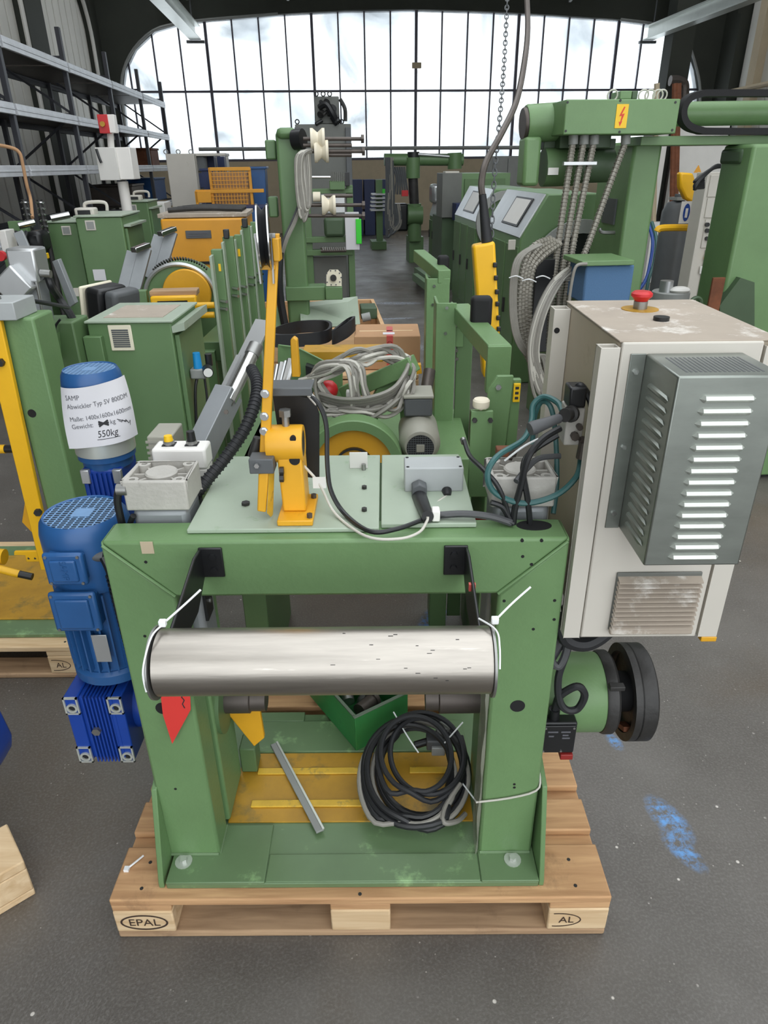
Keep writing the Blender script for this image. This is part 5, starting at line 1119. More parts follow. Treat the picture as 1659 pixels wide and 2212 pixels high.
# ---- dark grey press behind with a hydraulic head
GP = HT('hydraulic_press', 'dark grey machine tower topped by a black valve head before the window', 'machine', 700, 9.4)
hbox(GP, 'tower', 'grey_machine', 637, 758, 268, None, 9.2, .7, .01); hbox(GP, 'valve_head', 'grey_machine', 680, 733, 208, 268, 9.3, .4, .01)
for k in range(9):
    rr = random.Random(k+3); a = (rr.uniform(682, 742), rr.uniform(222, 262)); b = (a[0]+rr.uniform(-18, 18), a[1]+rr.uniform(-12, 16))
    MB().cyl(hz_(*a, 9.22), hz_(*b, 9.18), rr.uniform(.02, .06), n=10).build('valve', 'black' if k % 3 else 'iron', GP)
tube(GP, 'hydraulic_hose', 'black', [hz_(690, 232, 9.2), hz_(705, 225, 9.15), hz_(718, 245, 9.15), hz_(728, 266, 9.2)], .04); tube(GP, 'hydraulic_hose', 'iron', [hz_(735, 215, 9.25), hz_(745, 235, 9.2), hz_(746, 262, 9.2)], .025)
for xx in (642, 683, 698, 712, 738): vring(GP, 'lifting_eye', 'iron', hz_(xx, 263 if xx in (642, 738) else 203, 9.25), (0, 1, 0), .025, .008, 14)
for xx in (642, 752): hbox(GP, 'corner_post', 'grey_dark', xx-6, xx+6, 275, 640, 9.15, .06)
# ---- green winding frame before the press
FW = HT('straightener_frame', 'green frame with roller bank, springs and a lime paper label', 'machine', 710, 7.0)
fy = 6.8
for a, b in ((650, 668), (748, 762)): hbox(FW, 'frame_post', 'green_far', a, b, 400, None, fy, .15)
for t, b in ((408, 418), (540, 552), (512, 524)): hbox(FW, 'cross_rail', 'green_far', 650, 762, t, b, fy-.03, .12)
hbox(FW, 'slide_block', 'green_far', 712, 745, 390, 410, fy-.1, .1); hbox(FW, 'bright_panel', 'alu', 695, 745, 420, 460, fy-.06, .05); hbox(FW, 'roller_cover', 'green_dark', 700, 745, 470, 512, fy-.1, .1, .03)
for k in range(8): MB().cyl(hz_(716+k*4, 372, fy-.1), hz_(716+k*4, 392, fy-.1), .006, n=6).build('adjusting_screw', 'steel_dull', FW)
for k in range(11): cyl(FW, 'spring_coil', 'steel_dull', hz_(696+k*4.6, 534, fy-.12), hz_(698+k*4.6, 540, fy-.12), .02, n=8)
cyl(FW, 'spring_rod', 'iron_brown', hz_(693, 542, fy-.12), hz_(748, 541, fy-.12), .018)
cyl(FW, 'cross_shaft', 'steel_clean', hz_(674, 383, fy-.1), hz_(714, 383, fy-.1), .014)
hbox(FW, 'side_bracket', 'black', 744, 755, 372, 402, fy-.08, .1); hbox(FW, 'paper_sheet', 'paper', 746, 776, 458, 540, fy-.12, .01); hbox(FW, 'lime_label', 'green_label', 769, 781, 473, 527, fy-.14, .008)
hbox(FW, 'dark_back', 'grey_machine', 668, 748, 555, None, fy+.05, .1)

# ---- blue wall cabinets, rack of trays
for k in range(3):
    o = MB(); a, b = hz_(760+k*26, 388, 18.8), hz_(785+k*26, 498, 18.8); o.box(a.x, b.x, 18.8, 19.3, 0, a.z)
    o = solo(o, 'tool_cabinet', 'navy', ('navy blue tool cabinet against the parapet, next to the press', 'navy blue tool cabinet in the middle of three by the parapet', 'navy blue tool cabinet behind the rack of trays')[k], 'cabinet', (a.x+.15, 18.8, 0), HALL, .01)
TR = HT('tray_rack', 'green stand holding bright metal trays before the navy cabinets', 'rack', 820, 15.5)
hbox(TR, 'stand_post', 'green_far', 812, 826, 388, None, 15.5, .15); hbox(TR, 'stand_foot', 'green_far', 803, 835, 522, None, 15.3, .6)
for k in range(5): hbox(TR, 'tray', 'alu', 803-k*.6, 834, 418+k*8.5, 422+k*8.5, 15.3, .3)
hbox(TR, 'lime_tag', 'green_label', 826, 832, 408, 418, 15.4, .02)
# ---- green manipulator arm
RA = HT('manipulator_arm', 'green tubular manipulator arm with hanging cable loops down the aisle', 'machine', 890, 13)
ry = 13.0
cyl(RA, 'boom', 'green_far', hz_(830, 345, ry), hz_(1000, 345, ry), .1); cyl(RA, 'elbow', 'green_far', hz_(892, 340, ry-.05), hz_(892, 385, ry-.05), .13); cyl(RA, 'lower_arm', 'iron', hz_(892, 385, ry-.05), hz_(895, 445, ry-.05), .09); cyl(RA, 'base_column', 'green_far', hz_(895, 440, ry-.05), hz_(895, 520, ry-.05), .13)
cyl(RA, 'end_drum', 'green_far', hz_(982, 330, ry-.05), hz_(982, 365, ry-.05), .13); cyl(RA, 'joint_cap', 'black', hz_(893, 328, ry-.05), hz_(893, 342, ry-.05), .11); cyl(RA, 'tie_bar', 'alu', hz_(900, 333, ry-.1), hz_(995, 340, ry-.1), .025); cyl(RA, 'turret', 'green_far', hz_(880, 465, ry-.1), hz_(912, 465, ry-.1), .16)
hbox(RA, 'pedestal', 'green_far', 884, 915, 512, None, 12.9, .5); hbox(RA, 'gear_head', 'black', 848, 882, 440, 500, ry-.1, .3, .04); hbox(RA, 'red_switch', 'red', 868, 882, 411, 424, ry-.15, .08)
for k in range(8):
    rr = random.Random(k+20); x = 838+rr.uniform(-6, 10); MB().tube([hz_(x, 340, ry-.15), hz_(x+rr.uniform(-3, 3), 400, ry-.15), hz_(x+rr.uniform(-8, 4), 450, ry-.15), hz_(x+rr.uniform(-4, 6), 500+rr.uniform(-10, 15), ry-.15), hz_(x+18, 480, ry-.15), hz_(x+14, 440, ry-.15)], .028, 6).build('cable_loop', 'grey_dark' if k % 2 else 'cable_grey', RA)
for k in range(6): MB().tube([hz_(848+k*5, 360, ry-.1), hz_(856+k*4, 385, ry-.1), hz_(852+k*6, 420, ry-.1)], .02, 6).build('cable_strand', 'grey_dark', RA)

# ---- row of wire drawing machines along the aisle (chamfered cabinets with inspection windows)
def drawing_machine(label, pxn, y0, y1, prof, win, wide, m='green_far'):
    """prof: [(x, z)] from the aisle foot over the slope to the top, extended wide to the right"""
    t = thing('drawing_machine', label, 'machine', (prof[0][0]+.3, (y0+y1)/2, 0), HALL, 'wire drawing machines along the aisle')
    foot, sl, top = prof
    MB().prism([(foot[0], .0), sl, top, (foot[0]+wide, top[1]), (foot[0]+wide, 0)], 'y', y0, y1).build('cabinet', m, t, .012)
    u = V((top[0]-sl[0], 0, top[1]-sl[1])); n = V((-u.z, 0, u.x)).normalized(); s0 = V((sl[0], 0, sl[1]))
    pl_ = MB().plate([s0+u*.02+V((0, y0+.03, 0)), s0+u*.98+V((0, y0+.03, 0)), s0+u*.98+V((0, y1-.03, 0)), s0+u*.02+V((0, y1-.03, 0))], n*.012).build('sloping_cover', 'alu', t)
    for w0, w1 in win:
        A = [s0+u*a+n*.013+V((0, y0+(y1-y0)*b, 0)) for a, b in ((.2, w0), (.85, w0), (.85, w1), (.2, w1))]
        MB().plate(A, n*.006).build('window_frame', 'black', pl_, .01); c_ = sum(A, V())/4; MB().plate([c_+(p-c_)*.86+n*.0065 for p in A], n*.002).build('window_pane', 'white', pl_)
    k = 3
    for i in range(k):
        ya, yb = y0+(y1-y0)*(i+.04)/k, y0+(y1-y0)*(i+.96)/k; dr = MB().box(foot[0]-.012, foot[0], ya, yb, .12, sl[1]-.06).build('side_door', m, t, .004)
        MB().box(foot[0]-.03, foot[0]-.012, yb-.09, yb-.06, .55, .67).build('door_handle', 'iron', dr)
    return t
f = [ha(1124, 517, y=4.65), ha(1184, 419, y=4.65)]
D1 = drawing_machine('green wire drawing machine with silver sloping window cover nearest the yellow pendant', 1124, 4.65, 5.9, [(f[0].x, 0), (f[0].x, f[0].z), (f[1].x, f[1].z)], [(.18, .6)], ha(1285, 517, y=4.65).x-f[0].x)
q = ha(1215, 590, y=4.62)
for r0_, r1_, m in ((.0, .36, 'black'), (.3, .4, 'grey_mid')): MB().lathe([(max(r0_, .001), 0), (r1_, 0), (r1_, .04), (max(r0_, .001), .04)], (q.x+.12, 4.58 if r0_ else 4.61, q.z), (0, 1, 0), 40, r0_ > 0).build('end_wheel', m, D1)
hbox(D1, 'rating_label', 'grey_light', 1098, 1114, 518, 540, 4.62, .01)
f = [ha(1030, 482, y=7.3), ha(1070, 408, y=7.3)]
D2 = drawing_machine('green wire drawing machine in the middle of the aisle row', 1025, 7.3, 8.7, [(f[0].x, 0), (f[0].x, f[0].z), (f[1].x, f[1].z)], [(.25, .7)], ha(1150, 482, y=7.3).x-f[0].x)
q = ha(1090, 470, y=7.27); MB().lathe([(.25, 0), (.33, 0), (.33, .05), (.25, .05)], (q.x, 7.22, q.z-.05), (0, 1, 0), 36, True).build('end_wheel', 'grey_mid', D2)
BC = HT('control_block', 'tall green control block with grey front behind the drawing machines', 'cabinet', 1030, 9.8)
hbox(BC, 'grey_front', 'grey_machine', 955, 997, 374, 470, 9.6, .5); hbox(BC, 'green_case', 'green_far', 998, 1103, 374, None, 9.6, 1.0); hbox(BC, 'case_panel', 'green_dull', 1003, 1090, 386, 450, 9.57, .03); hbox(BC, 'lower_body', 'green_dark', 955, 997, 470, None, 9.65, .9); hbox(BC, 'blue_bin', 'navy', 985, 1015, 440, 478, 9.3, .3); hbox(BC, 'button_row', 'grey_light', 962, 992, 370, 374, 9.65, .2)
f = [ha(950, 470, y=11.2), ha(955, 435, y=11.2)]
D3 = drawing_machine('dull green low machine with silver cover at the far end of the aisle row', 950, 10.9, 12.0, [(ha(950, 475, y=10.9).x, 0), (ha(950, 475, y=10.9).x, ha(950, 475, y=10.9).z), (ha(962, 432, y=10.9).x, ha(962, 432, y=10.9).z)], [], .9, 'green_dull')
hbox(D3, 'end_hood', 'alu', 934, 953, 398, 440, 11.6, .4, .05)
RL = HT('green_rail', 'pair of green steel rails lying on the aisle floor', 'rail', 925, 7.4)
for a, b in (((905, 590), (930, 606)), ((902, 604), (928, 622))): MB().bar(ha(*a, z=.16)+V((0, .3, 0)), ha(*b, z=.16), .08, .1).build('rail_bar', 'green_far', RL)
for p in ((904, 606), (924, 624)): MB().cyl(ha(*p, z=.0), ha(*p, z=.11), .04, n=10).build('caster', 'black', RL)
SB = HT('grey_steel_cabinet', 'plain grey steel cabinet standing under the window behind the gantry', 'cabinet', 1090, 17)
hbox(SB, 'cabinet_case', 'grey_mid', 1060, 1128, 337, None, 17, .6); hbox(SB, 'cabinet_door', 'grey_mid', 1063, 1093, 342, 455, 16.97, .03); hbox(SB, 'cabinet_door', 'grey_mid', 1095, 1125, 342, 455, 16.97, .03)

# ---- green gantry with boom, sign box, conduits and coiled cables
GY = 3.7
GT = HT('gantry_machine', 'large green gantry with high-voltage sign box and corrugated conduits', 'machine', 1370, GY)
hbox(GT, 'gantry_column', 'green', 1371, 1434, 305, None, GY+.05, .58, .02)
sbx = hbox(GT, 'sign_box', 'green', 1220, 1465, 214, 290, GY-.3, .3, .006)
a, b = hz_(1333, 225, GY-.301), hz_(1352, 277, GY-.301); sg = MB().box(a.x, b.x, GY-.304, GY-.301, b.z, a.z).build('warning_sign', 'sign_yellow', sbx, .001)
u0, v0, w_, h_ = a.x, b.z, b.x-a.x, a.z-b.z
MB().plate([(u0+w_*x, GY-.3045, v0+h_*y) for x, y in ((.62, .9), (.28, .5), (.5, .52), (.42, .25), (.3, .28), (.42, .08), (.6, .3), (.52, .27), (.72, .62), (.48, .58), (.72, .88))], (0, -.001, 0)).build('lightning_bolt', 'sign_red', sg)
for p in ((1226, 221), (1340, 217), (1459, 221), (1222, 283), (1452, 281), (1338, 285)): q = hz_(*p, GY-.3); MB().cyl(q, q-V((0, .003, 0)), .007, n=8).build('screw', 'black', sbx)
MB().lathe([(.001, 0), (.1, 0), (.105, .01), (.105, .3), (.09, .31), (.001, .31)], hz_(1135, 268, GY), hz_(1220, 262, GY)-hz_(1135, 268, GY), 32).build('boom_end', 'green', GT)
MB().lathe([(.001, 0), (.085, 0), (.09, .01), (.09, .04), (.001, .04)], hz_(1128, 268, GY), hz_(1220, 262, GY)-hz_(1135, 268, GY), 28).build('end_cover', 'iron_brown', GT)
bq0, bq1 = hz_(1440, 247, GY+.05), hz_(1900, 240, GY+.05); cyl(GT, 'boom_tube', 'green', bq0, bq1, .068, n=32)
hbox(GT, 'boom_rail', 'green', 1385, 1900, 292, 312, GY-.1, .3, .004); hbox(GT, 'boom_saddle', 'green_dark', 1210, 1320, 288, 320, GY-.1, .3, .004)
ec = [(1900, 203), (1560, 202), (1505, 205), (1480, 218), (1470, 243), (1478, 268), (1505, 281), (1560, 284), (1900, 284)]
mb = MB(); pts = smooth_path([hz_(a, b, GY-.12) for a, b in ec], 5)
for i, p in enumerate(pts):
    d = (pts[min(i+1, len(pts)-1)]-pts[max(i-1, 0)]).normalized(); n_ = V((-d.z, 0, d.x)); mb.v += [p+n_*.018+V((0, -.05, 0)), p+n_*.018+V((0, .03, 0)), p-n_*.018+V((0, .03, 0)), p-n_*.018+V((0, -.05, 0))]
    if i:
        for j in range(4): mb.f.append(((i-1)*4+j, (i-1)*4+(j+1) % 4, i*4+(j+1) % 4, i*4+j))
mb.build('energy_chain', 'black_matt', GT)
# hanging motor under the boom
hbox(GT, 'belt_guard', 'green', 1132, 1168, 295, 402, GY-.1, .16, .02)
MB().cyl(hz_(1172, 362, GY), hz_(1240, 360, GY), .11, n=24).build('drive_motor', 'green_dull', GT); cyl(GT, 'motor_end', 'green_dark', hz_(1240, 360, GY), hz_(1320, 358, GY), .095, n=24)
a = hz_(1195, 370, GY-.13); MB().box(a.x-.03, a.x+.035, GY-.125, GY-.115, a.z-.02, a.z+.02).build('rating_plate', 'white', GT)
hbox(GT, 'hanger', 'green_dark', 1175, 1330, 300, 322, GY, .25)
# conduits from box down to the coil
def ribbed(parent, nm, pts, r, m='conduit', step=.016):
    t = MB().tube(pts, r*.9, 8, 8).build(nm, m, parent); P = smooth_path(pts, 40); acc = 0; mb = MB()
    for a, b in zip(P, P[1:]):
        acc += (b-a).length
        if acc > step: acc = 0; mb.lathe([(r*.85, -step*.3), (r*1.08, -step*.14), (r*1.08, step*.14), (r*.85, step*.3)], a, b-a, 8)
    k = mb.build('conduit_rings', m, t); k['kind'] = 'stuff'
    return t
for xt, xb, yb in ((1239, 1193, 640), (1262, 1208, 640), (1284, 1221, 640), (1352, 1240, 610)):
    a = hz_(xt, 292, GY-.2); cyl(GT, 'conduit_socket', 'grey_mid', a, hz_(xt-1, 312, GY-.2), .028)
    ribbed(GT, 'conduit', [a-V((0, 0, .05)), hz_(xt+(xb-xt)*.35, 410, GY-.22), hz_(xt+(xb-xt)*.7, 520, GY-.25), hz_(xb, yb, GY-.3), hz_(xb-8, yb+110, GY-.3)], .021)
hbox(GT, 'conduit_clip', 'alu', 1218, 1290, 349, 357, GY-.25, .03, .002)
for k in range(4):
    o = k*7; ribbed(GT, 'conduit_coil', [hz_(1190+o, 515+o*.5, GY-.35), hz_(1150+o, 535+o, GY-.4), hz_(1128+o, 590, GY-.42), hz_(1122+o, 680, GY-.42), hz_(1135+o, 760, GY-.4), hz_(1160+o, 800, GY-.4)], .02, step=.02)
for k in range(16):
    rr = random.Random(k+70); o = rr.uniform(-10, 14)
    MB().tube([hz_(1235+o, 580+rr.uniform(-15, 25), GY-.5), hz_(1200+o, 610, GY-.52), hz_(1165+o, 680, GY-.55), hz_(1150+o, 760, GY-.55), hz_(1165+o, 830+rr.uniform(-20, 30), GY-.55), hz_(1200+o, 860, GY-.5)], .011, 6).build('cable_strand', 'cable_grey' if k % 3 else 'cable_light', GT)
for k in range(8):
    rr = random.Random(k+170); o = rr.uniform(-6, 6)
    MB().tube([hz_(1165+o, 528, GY-.45), hz_(1120+o, 560, GY-.48), hz_(1108+o, 640, GY-.48), hz_(1115+o, 720, GY-.48), hz_(1140+o, 765, GY-.46), hz_(1175+o, 770, GY-.44), hz_(1185+o, 820, GY-.44)], .009, 6).build('cable_strand', 'cable_grey', GT)
for p in ((1112, 600), (1140, 607), (1170, 600)): MB().tube([hz_(p[0]-12, p[1], GY-.5), hz_(p[0]+3, p[1]-4, GY-.52), hz_(p[0]+18, p[1]+2, GY-.5)], .004, 6).build('cable_tie', 'plastic_tie', GT)
hbox(GT, 'coil_bracket', 'black', 1160, 1200, 560, 760, GY-.3, .1); hbox(GT, 'lower_cabinet', 'green_dull', 1195, 1310, 640, None, GY-.1, .4)
q = hz_(1320, 455, GY+.35); MB().box(hz_(1371, 305, GY+.05).x-.012, hz_(1371, 305, GY+.05).x, GY+.2, GY+.42, q.z-.08, q.z+.08).build('name_plate', 'grey_dark', GT); tube(GT, 'door_lever', 'steel_dull', [hz_(1296, 495, GY+.2), hz_(1303, 502, GY+.18), hz_(1345, 502, GY+.18)], .012)
# cloth-covered filter box
fb = hbox(GT, 'filter_box', 'blue_cloth', 1262, 1366, 573, 655, GY-.75, .28, .012); hbox(GT, 'filter_lid', 'green', 1258, 1370, 563, 574, GY-.78, .34, .004); hbox(GT, 'filter_bracket', 'green_dull', 1280, 1350, 655, 700, GY-.7, .7)
tube(GT, 'filter_cable', 'cable_grey', [hz_(1268, 570, GY-.78), hz_(1245, 575, GY-.78), hz_(1235, 610, GY-.78), hz_(1228, 660, GY-.78)], .009)
for k in range(5): vring(GT, 'lifting_eye', 'cable_light', hz_((1323, 1390, 1404, 1421, 1430)[k], 206, GY-.1), (0, 1, .2), .03, .005, 14)
hbox(GT, 'top_box', 'green', 1340, 1365, 196, 214, GY-.1, .15); hbox(GT, 'top_box', 'green_dark', 1366, 1378, 196, 214, GY-.1, .15)
# right-hand column of the gantry and its carriage
hbox(GT, 'gantry_column', 'green', 1630, 1790, 310, None, GY-.3, .35, .02)
for t, b in ((320, 355), (368, 400), (415, 450)): hbox(GT, 'carriage_block', 'green_dark', 1600, 1632, t, b, GY-.2, .25, .02)
hbox(GT, 'carriage_arm', 'grey_mid', 1592, 1630, 455, 520, GY-.1, .1); hbox(GT, 'clamp_block', 'black', 1578, 1600, 480, 503, GY-.15, .1, .01)
MB().plate([hz_(1555, 660, GY-.35), hz_(1600, 600, GY-.35), hz_(1630, 610, GY-.35), hz_(1630, 760, GY-.35), hz_(1555, 760, GY-.35)], (0, .1, 0)).build('wedge_base', 'green_dark', GT); hbox(GT, 'rust_plate', 'rust', 1530, 1556, 600, 720, GY-.4, .02)
vring(GT, 'pulley_ring', 'green_dark', hz_(1503, 655, GY-.4), (0, 1, 0), .035, .012)

# ---- things behind the gantry on the right
WP = HT('white_pillar', 'white painted wall pillar with pipes behind the gantry', 'pillar', 1440, 10); p_ = hz_(1440, 500, 10)
hbox(WP, 'pillar_body', 'white', 1424, 1454, 230, None, 10, .4); hbox(WP, 'pillar_foot', 'white', 1410, 1436, 480, None, 9.8, .15); hbox(WP, 'wall_panel', 'white', 1475, 1585, 230, None, 10.2, .1)
for x in (1419, 1458, 1466): cyl(WP, 'pipe', 'rust' if x > 1450 else 'beige', hz_(x, 180, 9.9), hz_(x-12, 660, 9.9), .04, n=8)
ES = HT('switch_cabinet', 'slim light grey switch cabinet with rotary knobs and orange main switch', 'cabinet', 1535, 6)
hbox(ES, 'cabinet_case', 'grey_light', 1530, 1592, 372, None, 6, .22, .006)
for t, b in ((378, 425), (428, 470), (474, 535), (540, 680)): hbox(ES, 'door_panel', 'grey_light', 1533-(t-372)*.13, 1588-(t-372)*.13, t, b, 5.985, .015, .003)
for i, x in enumerate((1526, 1542, 1556)):
    for j, y in enumerate((485, 498, 515)): q = hz_(x, y, 5.985); MB().cyl(q, q-V((0, .03, 0)), .02, n=10).build('rotary_knob', 'black', ES)
q = hz_(1530, 557, 5.98); MB().cyl(q, q-V((0, .02, 0)), .05, n=8).build('main_switch_plate', 'sign_yellow', ES); MB().box(q.x-.012, q.x+.012, q.y-.05, q.y-.02, q.z-.04, q.z+.04).build('main_switch', 'sign_red', ES); hbox(ES, 'type_label', 'white', 1512, 1536, 575, 592, 5.97, .01)
for k in range(5): rr = random.Random(k+9); tube(ES, 'black_cable', 'cable_black', [hz_(1585, 362+k*2, 5.9), hz_(1550, 360+rr.uniform(-6, 6), 5.85), hz_(1520, 375+rr.uniform(-6, 12), 5.8), hz_(1500, 395+rr.uniform(-5, 15), 5.8), hz_(1520, 385+k*5, 5.85)], .015)
GC = HT('gas_cylinder', 'dark grey gas cylinder standing behind the gantry column', 'gas cylinder', 1466, 7)
q0, q1 = hz_(1472, 432, 7), hz_(1450, 640, 7); MB().lathe([(.001, 0), (.16, 0), (.16, q0.z-.12), (.12, q0.z-.03), (.05, q0.z), (.05, q0.z+.06), (.001, q0.z+.06)], (q0.x-.03, 7, 0), (0, 0, 1), 24).build('bottle', 'grey_dark', GC); MB().box(q0.x-.1, q0.x+.06, 6.9, 7.1, q0.z+.0, q0.z+.03).build('collar', 'grey_mid', GC)
YG = HT('yellow_guard', 'yellow pipe guard with scoop-shaped yellow hood beside the gas cylinder', 'guard', 1490, 6.6)
MB().plate([hz_(1470, 372, 6.6), hz_(1498, 374, 6.6), hz_(1512, 420, 6.6), hz_(1500, 440, 6.6), hz_(1482, 430, 6.6), hz_(1470, 405, 6.6)], (0, .1, 0)).build('hood', 'yellow_bright', YG, .02)
tube(YG, 'guard_pipe', 'yellow_bright', [hz_(1419, 500, 6.6), hz_(1424, 494, 6.6), hz_(1445, 492, 6.6), hz_(1500, 492, 6.6)], .035); tube(YG, 'guard_post', 'yellow_bright', [hz_(1496, 470, 6.6), hz_(1478, 600, 6.6), V((hz_(1470, 660, 6.6).x, 6.6, 0))], .035)
a, b = hz_(1473, 435, 6.5), hz_(1508, 482, 6.5); sp_ = MB().box(a.x, b.x, 6.49, 6.5, b.z, a.z).build('safety_sign', 'white_bright', YG)
for xx in (1483, 1499): q = hz_(xx, 459, 6.487); o = MB().lathe([(.001, 0), (.045, 0), (.045, .003), (.001, .003)], (0, 0, 0), (0, 1, 0), 20); o.v = [V((p.x*.8, p.y, p.z*1.9))+q for p in o.v]; o.build('sign_symbol', 'sign_blue', sp_)
for xx in (1483, 1499): q = hz_(xx, 459, 6.484); MB().box(q.x-.014, q.x+.014, q.y-.002, q.y, q.z-.05, q.z+.04).build('sign_symbol', 'white_bright', sp_, .008)
q = hz_(1507, 366, 6.55); MB().prism([(q.x-.04, q.z-.03), (q.x+.04, q.z-.03), (q.x, q.z+.04)], 'y', 6.54, 6.55).build('warning_triangle', 'orange', YG)
for k, (m, lab) in enumerate((('cable_teal', 'teal air hose hanging over the pillar foot'), ('sign_blue', 'blue air hose hanging beside the teal one'))): solo(MB().tube([hz_(1408-k*8, 480, 8+k*.4), hz_(1418-k*8, 520, 7.8+k*.4), hz_(1412-k*8, 570, 7.7+k*.4), hz_(1400-k*8, 610, 7.6+k*.4), V((hz_(1405-k*8, 600, 7.5).x, 7.5+k*.4, .03)), V((hz_(1405-k*8, 600, 7.5).x+.15, 7.4+k*.4, .03))], .022, 8), 'air_hose', m, lab, 'hose', hz_(1410, 610, 7.6), HALL)
PB = HT('steel_drum', 'small grey drum with rags on top behind the cabinet roof', 'drum', 1445, 5.4)
q = hz_(1450, 628, 5.4); MB().lathe([(.001, 0), (.17, 0), (.17, q.z-.01), (.16, q.z), (.001, q.z)], (q.x, 5.4, 0), (0, 0, 1), 24).build('drum_shell', 'grey_mid', PB); cyl(PB, 'can', 'alu', (q.x-.08, 5.35, q.z), (q.x-.08, 5.35, q.z+.1), .06); MB().ball((q.x+.03, 5.3, q.z+.02), (.1, .07, .035)).build('rag', 'white', PB)
# green foot and orange block by the right edge
FB = thing('machine_foot', 'green box-shaped machine foot on the floor beyond the control cabinet', 'machine foot', ha(1640, 1050, z=0), HALL)
q = ha(1622, 1035, z=0); MB().box(q.x, q.x+.6, q.y, q.y+.5, .02, .2).build('foot_box', 'green', FB, .01); MB().box(q.x+.03, q.x+.57, q.y+.03, q.y+.47, 0, .02).build('rubber_pad', 'black', FB); MB().box(q.x+.1, q.x+.4, q.y+.1, q.y+.3, .2, .62).build('orange_block', 'orange', FB, .006)
# ================================================================== LEFT BACKGROUND
# ---- control post: white box and red alarm box on a white pole
CP = HT('control_post', 'white control box and red call box on a white pole', 'control post', 262, 6.4)
bx = hz_(205, 352, 6.4); cx_ = hz_(262, 390, 6.45)
hbox(CP, 'control_box', 'white', 210, 254, 318, 390, 6.4, .3, .006); hbox(CP, 'box_side', 'white_bright', 254, 285, 318, 388, 6.42, .26, .006)
hbox(CP, 'call_box', 'red', 212, 234, 247, 288, 6.4, .12, .004); hbox(CP, 'call_box_side', 'white_bright', 234, 248, 247, 287, 6.41, .1, .004); q = hz_(222, 268, 6.39); cyl(CP, 'call_button', 'yellow_plate', q, q-V((0, .02, 0)), .022)
q = hz_(262, 392, 6.5); cyl(CP, 'pole', 'white_bright', (q.x, 6.55, 0), (q.x, 6.55, q.z), .05); cyl(CP, 'upper_pole', 'white', (hz_(240, 318, 6.5).x, 6.5, hz_(240, 318, 6.5).z), (hz_(238, 285, 6.5).x, 6.5, hz_(238, 285, 6.5).z), .03)
tube(CP, 'black_lead', 'cable_black', [hz_(208, 322, 6.38), hz_(214, 340, 6.37), hz_(219, 352, 6.37)], .012); MB().lathe([(.001, 0), (.16, 0), (.16, .02), (.001, .02)], (q.x, 6.55, 0), (0, 0, 1)).build('foot_disc', 'grey_mid', CP)
# ---- green double cabinet with handles on top
def green_cab(label, px0, px1, pt, y, d, vents, extra=None):
    t = HT('green_cabinet', label, 'cabinet', (px0+px1)/2, y); hbox(t, 'cabinet_body', 'green_far', px0, px1, pt, None, y, d, .008)
    a = hz_(px0, pt, y); b = hz_(px1, pt, y); MB().box(a.x-.01, b.x+.01, y-.01, y+d+.01, a.z, a.z+.012).build('lid', 'green_deck', t, .003)
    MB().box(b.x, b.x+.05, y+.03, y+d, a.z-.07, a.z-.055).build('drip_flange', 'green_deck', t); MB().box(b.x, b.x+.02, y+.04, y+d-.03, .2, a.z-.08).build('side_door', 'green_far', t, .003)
    for vx, vy, s in vents:
        v = hbox(t, 'vent_grille', 'grey_light', vx-s/2, vx+s/2, vy-s/2, vy+s/2, y-.008, .008, .003)
        hbox(v, 'grille_mesh', 'grey_mid', vx-s*.36, vx+s*.36, vy-s*.36, vy+s*.36, y-.01, .003, 0)
    return t
green_cab('green cabinet with two square vents left of its taller twin', 100, 164, 482, 4.75, .5, [(143, 498, 20)])
gc = green_cab('green cabinet with a square grey vent and white instruction sheet', 162, 262, 470, 4.5, .55, [(195, 487, 22)])
hbox(gc, 'instruction_sheet', 'paper', 202, 228, 582, 606, 4.49, .004, 0)
hbox(gc, 'lower_vent', 'grey_light', 160, 180, 622, 640, 4.49, .008, 0)
def meter(t, px, py, y):
    a = hz_(px, py, y); MB().box(a.x-.07, a.x+.07, y, y+.12, a.z, a.z+.055).build('meter_case', 'grey_light', t, .012); MB().box(a.x-.045, a.x+.045, y-.004, y, a.z+.012, a.z+.04).build('meter_window', 'black', t)
    tube(t, 'carry_handle', 'grey_light', [(a.x-.02, y+.1, a.z+.05), (a.x, y+.1, a.z+.085), (a.x+.13, y+.1, a.z+.085), (a.x+.14, y+.1, a.z+.03)], .012)
meter(gc, 183, 467, 4.6)
gk = green_cab('small green cabinet with a black meter on top by the white pole', 278, 318, 437, 7.2, .5, [(288, 449, 14)])
meter(gk, 290, 434, 7.3)
o = HT('white_cabinet', 'small white cabinet beside the small green cabinet', 'cabinet', 338, 7.4); hbox(o, 'cabinet_body', 'white', 326, 354, 438, None, 7.8, .4, .006); hbox(o, 'cabinet_door', 'white', 329, 351, 443, 520, 7.785, .015, .003)
# ---- tall grey cabinet with open shelves further back
TG = HT('grey_locker', 'tall light grey locker with shelf compartments on its side before the window', 'cabinet', 400, 11)
hbox(TG, 'locker_body', 'grey_light', 357, 419, 332, None, 11, .9, .008)
for k in range(3):
    for j in range(3): hbox(TG, 'shelf_bay', 'navy' if (k+j) % 3 else 'grey_dark', 421+k*22, 441+k*22, 338+j*36, 370+j*36, 11.2+k*.5, .3, .004)
for k in range(4): hbox(TG, 'bay_divider', 'grey_light', 419+k*22, 422+k*22, 333, None, 11.1+k*.5, .35)
hbox(TG, 'bay_top', 'grey_light', 419, 486, 331, 337, 11.15, .6)
for x in (358, 385, 412): vring(TG, 'lifting_eye', 'grey_mid', hz_(x, 328, 11.2), (0, 1, 0), .03, .008, 12)
